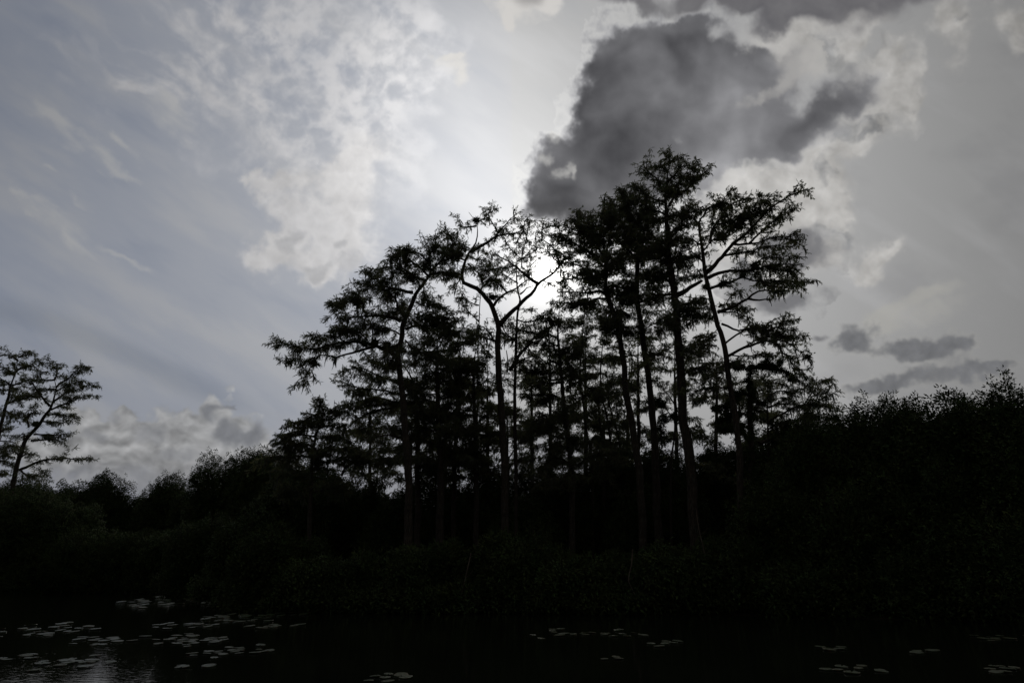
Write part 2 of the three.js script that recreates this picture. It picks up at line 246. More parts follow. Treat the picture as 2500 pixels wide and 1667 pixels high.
const CLUMP = [rosette(8, 60, 0.17, 0.075, 0.42), rosette(9, 70, 0.15, 0.065, 0.42)];
class Crown {                                                                      // places of repeated foliage pieces
  constructor(r) { this.r = r; this.m = []; }
  add(p, dir, s) { this.m.push([p.clone(), dir.clone().normalize(), s]); }
  build(name, geo, mat, parent, at0) {
    if (!this.m.length) return;
    const im = shadow(new THREE.InstancedMesh(geo, mat, this.m.length)), q = new THREE.Quaternion(), roll = new THREE.Quaternion(), X = new THREE.Vector3(1, 0, 0), mx = new THREE.Matrix4(), c = new THREE.Color(), sc = new THREE.Vector3();
    this.m.forEach(([p, d, s], k) => { q.setFromUnitVectors(X, d); roll.setFromAxisAngle(X, (this.r() - 0.5) * 2.4); q.multiply(roll); mx.compose(p.sub(at0), q, sc.set(s, s, s)); im.setMatrixAt(k, mx); im.setColorAt(k, tint(this.r, c)); });
    im.name = name; im.userData.kind = 'stuff'; parent.add(im); return im;
  }
}

// twigs and sprays along a bough
function dress(T, pts, { dens = 5, len = 1.1, step = 0.13, t0 = 0.12, scale = 1, droop = 0.25, flat = 0.75, up = 0.12, hang = 0.5 } = {}) {
  const r = T.r, c = new THREE.CatmullRomCurve3(pts, false, 'centripetal'), L = c.getLength(), n = Math.max(2, Math.ceil(L * dens * 1.8)), p = new THREE.Vector3(), tn = new THREE.Vector3();
  for (let k = 0; k <= n; k++) {
    const t = Math.min(1, t0 + (1 - t0) * (k + r() * 0.9) / n), end = k === n; c.getPointAt(t, p); c.getTangentAt(t, tn);
    const side = rv(r); side.y *= 1 - flat; side.normalize();
    const d = tn.clone().multiplyScalar(end ? 1.4 : 0.5 + 0.3 * r()).addScaledVector(side, end ? 0.3 : 1).addScaledVector(UP, up + (r() - 0.5) * 0.45).normalize();
    const l = len * (0.3 + 0.75 * r()) * (1 - 0.4 * t), q = [], m = 4, bend = rv(r).multiplyScalar(0.16 * l);
    for (let j = 0; j <= m; j++) { const u = j / m; q.push(p.clone().addScaledVector(d, l * u).addScaledVector(bend, u * u).addScaledVector(UP, -droop * l * u * u)); }
    T.twigs.tube(q, q.map((_, j) => 0.011 * (1 - 0.7 * j / m) * (0.6 + l * 0.4)), 3);
    if (T.moss && r() < T.mossy) for (let h = 0; h < 3; h++) {                          // a beard of hanging moss
      const a = p.clone().addScaledVector(d, 0.15 * l * r()).add(rv(r).multiplyScalar(0.05)), hl = 0.2 + 0.55 * r(), ln = []; for (let j = 0; j <= 3; j++) ln.push(a.clone().add(new THREE.Vector3((r() - 0.5) * 0.05 * j, -hl * j / 3, (r() - 0.5) * 0.05 * j)));
      T.moss.tube(ln, [0.014, 0.028, 0.02, 0.004], 4);
    }
    const ns = Math.max(2, Math.ceil(l / (step * 0.46)));
    for (let j = 0; j <= ns; j++) {
      const u = 0.18 + 0.82 * (j + r() * 0.6) / (ns + 0.6), i = Math.min(m - 1, Math.floor(u * m)), pos = q[i].clone().lerp(q[i + 1], u * m - i);
      const sd = rv(r).multiplyScalar(0.75).addScaledVector(d, 0.45); sd.y -= hang * (0.3 + 1.2 * r()); T.leaves.add(pos, sd, scale * (0.5 + 0.6 * r()));
    }
  }
}

// A cypress. trunk: [crop, points from the top down], its widths in pixels at the foot and at the top; limbs: { z, w, p, dz, ...dress }, auto: boughs the photo hides in the crown.
let treeSeed = 100;
function cypress({ name = 'cypress_tree', label, d, trunk, w, limbs = [], auto, foliage = {}, group, category = 'cypress tree', geo, mat = M.needles, flare = 1.9, foot, trunkDress, mossy = 0.05 }) {
  const r = rng(treeSeed++), T = { r, twigs: new MB(), leaves: new Crown(r), moss: new MB(), mossy };
  const px = trunk.flatMap(([z, ...pts]) => pts.map((q) => un(z, q)));                 // foot first
  const P = px.map(([x, y], k) => at(x, y, d + (k / px.length - 0.3) * 0.9 * (r() - 0.3)));
  const base = foot !== undefined ? onGround(foot, d, 0) : P[0].clone().addScaledVector(P[0].clone().sub(P[Math.min(2, P.length - 1)]).normalize(), 0.01).setY(0);
  base.y = -0.35; const spine = P[0].y > 0.6 ? [base, ...P] : [base, ...P.slice(1)];
  const o = thing(name, label, category, new THREE.Vector3(base.x, 0, base.z), group), O = o.position;
  const line = smooth(spine, 0.45), N = line.length, k0 = perPx(line[0]), r0 = w[0] / 2 * k0;
  for (let k = 2; k < N - 1; k++) { line[k].x += perlin(k * 0.31, treeSeed * 3.7) * r0 * 0.3; line[k].z += perlin(k * 0.29, treeSeed * 5.1 + 40) * r0 * 0.3; }
  const rad = line.map((q, k) => { const t = k / (N - 1); return Math.max(0.012, mix(w[0], w[1], Math.pow(t, 1.5)) / 2 * perPx(q)) * (1 - 0.75 * S(0.75, 1, t)) * (1 + (flare - 1) * Math.exp(-(q.y + 0.35) / 1.1)); });
  new MB().tube(line, rad, 10, 0.13).build('trunk', M.bark, o, O);
  const tc = new THREE.CatmullRomCurve3(line);
  const bough = (pts, ra, rb, opt, nm = 'limb', sides = 6) => {
    const l = smooth(pts, 0.35); for (let k = 1; k < l.length - 1; k++) { const a = Math.min(0.06, ra * 0.8); l[k].x += (r() - 0.5) * a; l[k].y += (r() - 0.5) * a; l[k].z += (r() - 0.5) * a; }
    new MB().tube(l, l.map((_, k) => mix(ra, rb, Math.pow(k / (l.length - 1), 0.8))), sides, 0.08).build(nm, M.bark, o, O);
    if (opt.dens === 0) return;
    dress(T, l.filter((_, k) => k % 2 === 0 || k === l.length - 1), opt);
    const full = l.length * 0.35, t0 = opt.t0 ?? 0.12, n = nm === 'limb' ? Math.round(full * (opt.side ?? 1.5)) : 0;      // side boughs, mostly level
    for (let k = 0; k < n; k++) {
      const i = Math.min(l.length - 2, Math.floor(mix(t0, 0.96, (k + r()) / n) * (l.length - 1))), t = i / l.length, tan = l[i + 1].clone().sub(l[i]).normalize(), sd = rv(r); sd.y *= 0.35;
      const dir = tan.multiplyScalar(0.7).add(sd).addScaledVector(UP, 0.12).normalize(), ll = (opt.len ?? 1) * (0.9 + 1.1 * r()) * (1 - 0.45 * t) * Math.min(1, full / 2.5), bend = rv(r).multiplyScalar(0.15 * ll), q = [];
      for (let j = 0; j <= 4; j++) { const u = j / 4; q.push(l[i].clone().addScaledVector(dir, ll * u).addScaledVector(bend, u * u).add(new THREE.Vector3(0, 0.06 * ll * Math.sin(u * 3) - 0.1 * ll * u * u, 0))); }
      T.twigs.tube(q, q.map((_, j) => mix(Math.min(0.028, ra * 0.6), 0.008, j / 4)), 4);
      dress(T, q, { ...opt, t0: 0.15, len: (opt.len ?? 1) * 0.7 });
    }
  };
  for (const { z, w: lw = [6, 2], p, dz, ...opt } of limbs) {
    const slope = dz ?? (r() - 0.5) * 1.1; let run = 0, last = null;
    const pts = p.map((q) => { const [x, y] = un(z, q); if (last) run += Math.hypot(x - last[0], y - last[1]); last = [x, y]; const flat = at(x, y, d); return at(x, y, d + run * perPx(flat) * slope); });
    bough(pts, lw[0] * 0.62 * perPx(pts[0]), Math.max(0.008, lw[1] / 2 * perPx(pts[pts.length - 1])), { ...foliage, ...opt });
  }
  if (auto) {
    const { n, t0, t1, len, rise = 0.15, profile = (t) => 1 - 0.55 * t, ...opt } = auto; let az = r() * 6.28;
    for (let k = 0; k < n; k++) {
      const t = mix(t0, t1, (k + r() * 0.8) / n), p = tc.getPointAt(t); az += 2.1 + r() * 0.9;
      const l = len * profile((t - t0) / (t1 - t0)) * (0.6 + 0.55 * r()), dir = new THREE.Vector3(Math.cos(az), rise + (r() - 0.4) * 0.35, Math.sin(az)).normalize(), pts = [];
      for (let j = 0; j <= 4; j++) { const u = j / 4; pts.push(p.clone().addScaledVector(dir, l * u).add(new THREE.Vector3((r() - 0.5) * 0.12 * l * u, l * 0.10 * Math.sin(u * 2.6), (r() - 0.5) * 0.12 * l * u))); }
      bough(pts, Math.max(0.02, Math.min(0.07, l * 0.017)), 0.012, { ...foliage, ...opt }, 'limb', 5);
    }
  }
  if (trunkDress) { const { from = 0.5, ...opt } = trunkDress; dress(T, line.slice(Math.floor(N * from)), { ...foliage, ...opt }); }
  const tw = T.twigs.build('twigs', M.twig, o, O); if (tw) tw.userData.kind = 'stuff';
  const ms = T.moss.build('hanging_moss', M.moss, o, O); if (ms) ms.userData.kind = 'stuff';
  T.leaves.build('foliage', geo ?? FEATHER[treeSeed % 3], mat, o, O);
  return o;
}

// A broad-leaved shrub or small tree: stems from the foot, crown of leaf clumps in several lobes, rosettes and shoots on its outline.
function leafy({ name = 'shrub', label, category = 'shrub', group, x, top, d, width, foot = 0, lobes = 7, dense = 1, shoots = 0, stems = 4, ragged = 0.5, low = 0.0, airy = 0, skirt = true, grain = 1 }) {
  const r = rng(treeSeed++), g = onGround(x, d, 0.1), tip = at(x, top, d), k = perPx(tip), h = tip.y - 0.1 - 9 * k, rx = width / 2 * k, o = thing(name, label, category, new THREE.Vector3(g.x, 0, g.z), group), O = o.position;
  tip.x = at(x, top, d).x; const lean = tip.x - g.x, clumps = new Crown(r), tips = new Crown(r), twigs = new MB(), blobs = [];
  for (let q = 0; q < lobes; q++) {
    const t = q === 0 ? 1 : r(), bw = rx * mix(0.32, 0.55, r()), bh = Math.min(h * 0.42, mix(0.5, 0.8, r()) * bw + 0.25 * h), off = q === 0 ? 0 : (r() * 2 - 1) * (rx - bw * 0.6), y = q === 0 ? h - bh : mix(low * h + bh * 0.6, h - bh * (1 + 0.35 * Math.abs(off) / rx), Math.sqrt(r()));
    blobs.push({ c: new THREE.Vector3(g.x + lean * y / h + off, Math.max(bh * 0.5, y), g.z + (r() * 2 - 1) * rx * 0.55), a: bw, b: bh, e: bw * 0.8 });
  }
  if (skirt) for (let q = 0; q < 4; q++) blobs.push({ c: new THREE.Vector3(g.x + rx * (q - 1.5) * 0.55, h * 0.16, g.z + 0.3 + r()), a: rx * 0.5, b: h * 0.24, e: rx * 0.4 });
  for (let q = 0; q < stems; q++) {
    const b = blobs[q % blobs.length], s = new THREE.Vector3(g.x + (r() - 0.5) * rx * 0.5, -0.2, g.z + (r() - 0.5) * 0.8), e = b.c.clone().add(new THREE.Vector3(0, b.b * 0.5, 0)), mid = s.clone().lerp(e, 0.5).add(rv(r).multiplyScalar(0.25 * h * 0.4));
    const l = smooth([s, mid, e], 0.5); new MB().tube(l, l.map((_, j) => mix(0.05 + 0.006 * h, 0.015, j / (l.length - 1))), 6, 0.1).build('stem', M.bark, o, O);
  }
  for (const b of blobs) {
    const area = b.a * b.b * 4 + b.a * b.e * 2, n = Math.ceil(area * 6.5 * dense * (1 - airy) / grain ** 2);
    for (let q = 0; q < n; q++) {
      const u = rv(r), sh = Math.pow(r(), 0.45) * (0.86 + ragged * 0.28 * perlin(u.x * 2.2 + b.c.x * 3, u.y * 2.2 + u.z * 1.7 + b.c.y)), p = b.c.clone().add(new THREE.Vector3(u.x * b.a * sh, u.y * b.b * sh, u.z * b.e * sh));
      if (p.y < 0.15) p.y = 0.15 + r() * 0.5; clumps.add(p, u, grain * (0.55 + 0.7 * r()));
    }
    const m = Math.ceil(area * 10 * (0.5 + ragged) / grain ** 2);
    for (let q = 0; q < m; q++) {
      const u = rv(r); if (u.y < -0.35) u.y *= -0.6; const f = 0.97 + ragged * 0.35 * Math.max(0, perlin(u.x * 3.1 + b.c.x, u.y * 3.1 + u.z * 2.3)) + (r() * 0.12 - 0.05), p = b.c.clone().add(new THREE.Vector3(u.x * b.a * f, u.y * b.b * f, u.z * b.e * f));
      if (p.y > 0.2) { tips.add(p, u.clone().add(UP), grain * (0.8 + 0.7 * r())); if (q % 3 === 0) { const s = p.clone().lerp(b.c, 0.3 + 0.2 * r()); twigs.tube([s, p], [0.012 * grain, 0.005 * grain], 3); } }
    }
  }
  for (let q = 0; q < shoots; q++) {                                                  // upright leading shoots that break the skyline
    const b = blobs[Math.floor(r() * blobs.length)], an = r() * 6.28, rr = Math.sqrt(r()) * 0.85, s = b.c.clone().add(new THREE.Vector3(Math.cos(an) * b.a * rr, b.b * Math.sqrt(1 - rr * rr) * 0.9, Math.sin(an) * b.e * rr)), l = k * (10 + 22 * r()), e = s.clone().add(new THREE.Vector3((r() - 0.5) * 0.35, l, (r() - 0.5) * 0.3));
    twigs.tube([s, s.clone().lerp(e, 0.5), e], [0.016, 0.011, 0.005], 4);
    for (let j = 0; j < 9; j++) { const u = 0.15 + 0.85 * j / 8; tips.add(s.clone().lerp(e, u).add(rv(r).multiplyScalar(k * 4 * (1.15 - u))), new THREE.Vector3(r() - 0.5, 0.5, r() - 0.5), 0.75 + 0.4 * r()); }
  }
  const tw = twigs.build('twigs', M.twig, o, O); if (tw) tw.userData.kind = 'stuff';
  clumps.build('foliage', CLUMP[treeSeed % 2], M.leaf, o, O); tips.build('outer_leaves', ROSETTE[treeSeed % 2], M.leaf, o, O);
  return o;
}

// An air plant: a rosette of long arching straps.
function airplant(z, x, y, d, size, label) {
  const [sx, sy] = un(z, [x, y]), c = at(sx, sy, d), r = rng(treeSeed++), o = thing('air_plant', label, 'air plant', c, 'air plants perched in the cypresses'), m = new MB(), R = size / 2 * perPx(c);
  for (let k = 0; k < 90; k++) {
    const u = rv(r), l = R * (0.55 + 0.65 * r()), q = [], w = 0.02 + 0.02 * r(); u.y = u.y * 0.8 + 0.15;
    for (let j = 0; j <= 4; j++) { const t = j / 4; q.push(u.clone().multiplyScalar(l * t).add(new THREE.Vector3(0, -0.28 * l * t * t, 0)).addScaledVector(u, 0.02)); }
    m.tube(q, q.map((_, j) => Math.max(0.003, w * (1 - 0.85 * j / 4))), 3);
  }
  const b = new THREE.SphereGeometry(R * 0.36, 12, 9), bp = b.attributes.position; for (let k = 0; k < bp.count; k++) { const v = new THREE.Vector3().fromBufferAttribute(bp, k), f = 1 + 0.3 * perlin(v.x * 9 + sx, v.y * 9 + v.z * 7); bp.setXYZ(k, v.x * f, v.y * f, v.z * f); } b.computeVertexNormals();
  const body = shadow(new THREE.Mesh(b, M.airplant)); body.name = 'leaf_base'; o.add(body);
  const lv = m.build('strap_leaves', M.airplant, o); lv.userData.kind = 'stuff';
}

// ───────────────────────── ground and water ─────────────────────────
// distance of the shore along each direction, q = sideways / forwards
const shoreAt = (q) => { const t = [[-2, 40], [-0.8, 58], [-0.42, 66], [-0.34, 62], [-0.24, 34], [-0.12, 29], [0.1, 28], [0.3, 27], [0.55, 24.5], [0.9, 21], [2, 16]]; for (let k = 1; k < t.length; k++) if (q <= t[k][0]) return mix(t[k - 1][1], t[k][1], clamp((q - t[k - 1][0]) / (t[k][0] - t[k - 1][0]))); return 16; };
function groundY(x, z) {
  let s; if (z < -3) { const d = -z; s = d - shoreAt(x / d) - 1.2 * perlin(x * 0.23 + 7, z * 0.23); } else s = z - 6 + Math.max(0, Math.abs(x) - 25) * 0.4;
  return s < 0 ? Math.max(-1.4, s * 0.22) : Math.min(0.45, s * 0.12) + 0.12 * perlin(x * 0.4, z * 0.4) * Math.min(1, s);
}
{
  const g = new THREE.PlaneGeometry(2, 2, 300, 300), p = g.attributes.position, uv = g.attributes.uv;
  for (let k = 0; k < p.count; k++) { const f = (v) => Math.sign(v) * (Math.abs(v) * 60 + Math.pow(Math.abs(v), 6) * 2400), x = f(p.getX(k)), z = -30 + f(-p.getY(k)); p.setXYZ(k, x, groundY(x, z), z); uv.setXY(k, x / 3, z / 3); }
  g.computeVertexNormals();
  const mud = noiseMap(512, 512, (x, y, c) => { const v = 0.17 + 0.1 * per(x, y, 4, 6), m = S(-0.1, 0.3, per(x + 0.2, y + 0.6, 8, 4)); c[0] = v * mix(1.05, 0.85, m); c[1] = v * mix(0.92, 1.02, m); c[2] = v * 0.68; }, true);
  const o = shadow(new THREE.Mesh(g, std({ map: mud, bumpMap: mud, bumpScale: 0.04 }))); o.name = 'ground'; o.userData = { label: 'dark muddy swamp ground under the trees and shrubs', kind: 'structure' }; scene.add(o);
}
{
  const rip = noiseMap(1024, 1024, (x, y, c) => { const v = 0.5 + 0.35 * per(x, y, 16, 2, 1) + 0.45 * per(x + 0.37, y + 0.11, 64, 3); c[0] = c[1] = c[2] = v; });
  const g = new THREE.PlaneGeometry(520, 420); g.rotateX(-Math.PI / 2); const uv = g.attributes.uv; for (let k = 0; k < uv.count; k++) uv.setXY(k, uv.getX(k) * 520 / 9, uv.getY(k) * 420 / 5);
  const o = new THREE.Mesh(g, new THREE.MeshPhysicalMaterial({ color: rgb(0.006, 0.007, 0.005), roughness: 0.035, ior: 1.33, bumpMap: rip, bumpScale: 0.0024 })); o.receiveShadow = true;
  o.position.set(0, 0, -110); o.name = 'water'; o.userData = { label: 'black still pond water mirroring the grey sky between the lily pads', kind: 'structure' }; scene.add(o);
}

// ───────────────────────── the cypresses ─────────────────────────
const L = (z, w, p, more = {}) => ({ z, w, p, ...more });
const bare = { dens: 0 };
cypress({                                                                            // the leftmost great cypress
  label: 'tall leftmost cypress with one long bough reaching left over the water', d: 31, foot: 995, w: [21, 5], foliage: { dens: 5.3, len: 0.95, step: 0.12, scale: 1.08, side: 1.5 }, auto: { n: 9, t0: 0.5, t1: 0.96, len: 2.4 }, trunkDress: { from: 0.5, dens: 2.5, len: 0.6 },
  trunk: [['a', [1400, 1568], [1375, 1200], [1335, 750], [1310, 550], [1300, 400], [1340, 250], [1350, 120]], ['h', [540, 1050], [600, 930], [640, 810], [700, 730], [790, 610], [780, 500], [770, 400], [710, 300], [680, 225]]],
  limbs: [
    L('a', [9, 2], [[1270, 420], [1180, 370], [1090, 330], [980, 300], [900, 290], [760, 300], [650, 320], [560, 350], [380, 352], [300, 325], [200, 305], [90, 305]], { dz: 0.25, t0: 0.3, dens: 5.5, len: 0.8 }),
    L('a', [6, 2], [[1080, 340], [970, 360], [860, 395], [790, 410], [715, 440], [640, 420], [570, 420], [520, 445], [500, 500]], { dz: 0.2, dens: 1.5, len: 0.35, t0: 0.5 }),
    L('a', [3, 1], [[360, 360], [345, 420], [300, 470], [230, 460], [180, 440]], { dens: 6, len: 0.7 }), L('a', [3, 1], [[520, 380], [500, 440], [440, 470], [380, 540], [370, 640], [390, 680]], { dens: 6, len: 0.6 }), L('a', [2, 1], [[470, 520], [430, 600], [440, 680], [450, 750]], { dens: 3, len: 0.3 }), L('a', [2, 1], [[470, 560], [500, 640], [540, 670]], { dens: 2, len: 0.25 }),
    L('h', [8, 2], [[490, 1090], [400, 1050], [330, 1035], [250, 1030], [150, 1040], [60, 1045], [-60, 1075], [-110, 1110]], { t0: 0.25, dens: 4 }), L('a', [4, 1], [[1000, 40], [960, -20], [960, -90], [880, -110], [760, -60], [640, 60]], { dens: 6, len: 0.9 }),
    L('h', [3, 1], [[90, 1030], [120, 960], [100, 900], [40, 870], [-60, 860], [-140, 900]], { dens: 6 }), L('h', [7, 2], [[610, 800], [540, 790], [430, 760], [300, 740], [150, 720], [40, 700]], { dens: 6.5 }), L('h', [6, 2], [[510, 1030], [460, 960], [430, 860], [330, 780], [220, 640], [100, 590]], { dens: 6.5 }),
    L('h', [6, 2], [[740, 680], [620, 640], [520, 560], [420, 530], [340, 560]], { dens: 7 }), L('h', [5, 2], [[760, 630], [640, 520], [560, 450], [480, 400], [390, 470]], { dens: 6 }), L('h', [4, 1], [[780, 520], [700, 430], [620, 380], [520, 350]], { dens: 6 }),
    L('h', [6, 2], [[790, 610], [880, 600], [980, 605], [1080, 630]], { dens: 6 }), L('h', [5, 2], [[800, 580], [880, 490], [960, 400], [1010, 300], [960, 200]], { dens: 6 }), L('h', [4, 2], [[880, 480], [980, 460], [1080, 400], [1130, 330]], { dens: 5 }), L('h', [4, 2], [[775, 420], [840, 330], [830, 230]], { dens: 5 }),
    L('h', [6, 2], [[540, 1170], [620, 1140], [740, 1130], [850, 1140], [960, 1110], [1080, 1090]], { dens: 5 }), L('h', [3, 1], [[700, 1150], [760, 1220], [800, 1300]], { dens: 5 }), L('h', [4, 1], [[620, 1010], [720, 1050], [800, 1080], [920, 1050]], { dens: 5 }), L('h', [3, 1], [[640, 900], [740, 940], [850, 930], [960, 970]], { dens: 6 }),
    L('h', [4, 1], [[530, 1280], [600, 1350], [660, 1380], [740, 1430], [810, 1450]], { dens: 4 }), L('h', [4, 1], [[500, 1240], [400, 1180], [280, 1180], [140, 1160], [20, 1180]], { dens: 6 }), L('a', [3, 1], [[1010, 280], [940, 210], [820, 170], [700, 160]], { dens: 7, len: 0.9 }), L('a', [3, 1], [[800, 295], [700, 240], [580, 230], [450, 250]], { dens: 7, len: 0.8 }),
    L('h', [3, 2], [[430, 1060], [380, 1075], [345, 1085]], bare), L('a', [4, 1], [[1310, 1210], [1240, 1190], [1140, 1190], [1040, 1215], [960, 1240]], { dens: 2.5, len: 0.6 }), L('a', [3, 1], [[1290, 1200], [1220, 1120], [1190, 1050]], { dens: 3, len: 0.5 }),
  ],
});
cypress({                                                                            // the forked one against the bright sky
  label: 'forked cypress before the sun with two crooked stems in a V', d: 33, foot: 1228, w: [21, 4], foliage: { dens: 4, len: 0.85, step: 0.17, droop: 0.35 },
  trunk: [['z1', [1330, 1568], [1318, 1300]], ['b', [690, 1568], [680, 1400], [690, 1240], [660, 1120], [620, 1020], [560, 960], [500, 890], [420, 850], [360, 820], [350, 740], [375, 620], [410, 540], [470, 460], [490, 380], [480, 260], [410, 150]]],
  limbs: [
    L('b', [11, 3], [[690, 1240], [740, 1180], [800, 1120], [880, 1050], [950, 980], [1030, 910], [1070, 835], [1140, 790], [1220, 735], [1265, 680], [1280, 640], [1330, 600], [1380, 560]], { t0: 0.8, dens: 2, len: 0.5 }),
    L('b', [5, 1], [[1272, 650], [1260, 590], [1240, 520], [1190, 460], [1110, 410], [1040, 370]], { dens: 3, len: 0.7 }), L('b', [3, 1], [[1260, 620], [1220, 590], [1190, 540], [1120, 520]], { dens: 3, len: 0.6 }), L('b', [3, 1], [[1110, 410], [1110, 330], [1120, 260], [1170, 215]], { dens: 3, len: 0.5 }),
    L('b', [7, 2], [[1070, 830], [990, 780], [920, 720], [860, 670], [780, 610], [700, 570], [660, 540]], { dens: 3, len: 0.7 }), L('b', [6, 2], [[650, 1040], [700, 970], [770, 920], [850, 885], [920, 830], [980, 790]], { dens: 2, len: 0.5 }), L('b', [4, 1], [[900, 935], [960, 880], [1050, 840]], bare),
    L('b', [4, 1], [[780, 920], [700, 840], [620, 790], [540, 830]], { dens: 3 }), L('b', [8, 2], [[420, 530], [530, 470], [600, 430], [660, 385], [760, 360], [860, 350], [940, 310]], { dens: 4, len: 0.8 }), L('b', [4, 1], [[670, 370], [720, 310], [790, 240], [850, 180], [900, 140]], { dens: 3.5, len: 0.6 }), L('b', [3, 1], [[680, 340], [640, 260], [600, 180], [620, 100]], { dens: 3, len: 0.6 }),
    L('b', [4, 1], [[480, 280], [420, 290], [350, 290], [310, 190]], { dens: 5, len: 0.6 }), L('b', [3, 1], [[490, 240], [560, 200], [620, 150], [670, 110]], { dens: 4, len: 0.6 }), L('b', [4, 1], [[380, 610], [300, 570], [200, 500], [100, 480]], { dens: 5 }), L('b', [4, 1], [[350, 740], [260, 740], [160, 720], [60, 740]], { dens: 5 }), L('b', [3, 1], [[400, 560], [480, 600], [580, 590], [640, 560]], { dens: 4 }), L('b', [3, 1], [[420, 500], [330, 450], [240, 380], [190, 320]], { dens: 4 }),
    L('b', [5, 2], [[650, 1390], [620, 1310], [560, 1260], [500, 1230]], { dens: 2, len: 0.6 }), L('b', [4, 2], [[650, 1380], [560, 1350], [440, 1310]], { dens: 3 }), L('z1', [4, 2], [[1340, 960], [1345, 900], [1335, 840]], bare), L('b', [3, 2], [[1225, 732], [1195, 726], [1155, 724]], { dens: 0 }), L('b', [2, 1], [[1200, 727], [1185, 714], [1178, 706]], bare), L('b', [3, 1], [[1120, 800], [1180, 830], [1260, 820]], { dens: 3, len: 0.5, up: -0.1 }),
    L('b', [3, 1], [[560, 960], [640, 950], [700, 960]], { dens: 6, len: 0.5 }), L('b', [3, 1], [[860, 660], [760, 680], [640, 690], [560, 720]], { dens: 4 }), L('b', [3, 1], [[400, 640], [480, 720], [560, 760], [660, 790]], { dens: 5, len: 0.8 }), L('b', [3, 1], [[340, 780], [260, 860], [220, 900]], { dens: 4 }),
  ],
});
cypress({ label: 'slender straight cypress rising just right of the forked trunk', d: 34.5, foot: 1262, w: [10, 3], foliage: { dens: 3.6, len: 0.8, step: 0.17 },
  trunk: [['e', [75, 1560], [65, 900], [80, 200]], ['b', [860, 1500], [870, 1250], [880, 1080], [900, 1000], [870, 850], [870, 600], [865, 480], [850, 330]]],
  limbs: [L('e', [9, 3], [[20, 560], [90, 450], [180, 340], [270, 240], [370, 170], [430, 120]], { dens: 4, t0: 0.4 }), L('e', [5, 2], [[85, 500], [150, 460], [250, 430]], { dens: 3 }), L('b', [3, 1], [[920, 690], [915, 600], [940, 480], [970, 350], [990, 180]], { dens: 4, len: 0.7 }), L('b', [3, 1], [[870, 620], [980, 560], [1060, 500], [1080, 430]], { dens: 4 }), L('b', [3, 1], [[870, 560], [790, 470], [760, 410]], { dens: 4 }), L('b', [3, 1], [[870, 760], [960, 740], [1000, 660], [990, 560]], { dens: 4, len: 0.7 }), L('b', [3, 1], [[880, 830], [800, 780], [720, 730], [640, 700]], { dens: 3.5 }), L('b', [3, 1], [[860, 450], [930, 320], [960, 220], [1060, 250]], { dens: 4, len: 0.6 }), L('b', [3, 1], [[880, 1180], [980, 1200], [1080, 1160], [1200, 1080]], { dens: 5 }), L('b', [3, 1], [[870, 1270], [980, 1290], [1120, 1330]], { dens: 5 }), L('b', [4, 1], [[870, 1380], [780, 1330], [700, 1120]], { dens: 4 })],
  auto: { n: 7, t0: 0.5, t1: 0.8, len: 2.2, dens: 4 } });
cypress({ label: 'thin bare-stemmed cypress standing behind the fork of the great V', d: 38, foot: 1170, w: [5, 2], foliage: { dens: 4, len: 0.8 },
  trunk: [['z1', [1175, 1568], [1178, 1040]], ['b', [500, 1380], [512, 1100], [525, 880], [530, 700], [530, 600]]], limbs: [L('b', [3, 1], [[510, 1200], [430, 1120], [370, 1060], [340, 990]], { dens: 3, len: 0.7 }), L('b', [3, 1], [[505, 1040], [420, 1010], [320, 960]], { dens: 4 }), L('b', [2, 1], [[530, 720], [620, 700], [690, 690]], { dens: 5 }), L('b', [2, 1], [[530, 640], [450, 680], [380, 690]], { dens: 6 }), L('b', [2, 1], [[520, 900], [600, 800], [700, 790]], { dens: 3 })] });
// the dense middle rank between the two
const dense = { dens: 5.5, len: 1.0, step: 0.13, scale: 1.1, side: 1.4 };
cypress({ label: 'cypress with a dark round lower crown directly behind the leftmost great trunk', d: 36, foot: 1022, w: [17, 5], foliage: dense, trunk: [['z1', [850, 1568], [850, 1280], [820, 1000], [780, 930], [720, 880]]],
  limbs: [L('a', [5, 1], [[1330, 560], [1220, 540], [1100, 480], [1000, 450]]), L('a', [5, 1], [[1320, 700], [1180, 640], [1060, 590], [930, 540], [800, 570]], { dens: 5 }), L('a', [5, 1], [[1330, 800], [1180, 760], [1000, 740], [870, 720], [790, 675], [720, 665]], { dens: 4.5, t0: 0.05 }), L('a', [5, 1], [[1300, 880], [1160, 840], [980, 800], [840, 780]]), L('a', [5, 2], [[1330, 900], [1200, 930], [1000, 980], [880, 1060], [780, 1150], [765, 1220], [700, 1255], [625, 1300]], { t0: 0, dens: 5 }), L('a', [4, 1], [[1250, 880], [1100, 900], [900, 900], [780, 900]], { dens: 5 }), L('a', [3, 1], [[1040, 970], [1020, 1080], [1060, 1130]], { dens: 5 })], auto: { n: 12, t0: 0.5, t1: 0.95, len: 2.6 } });
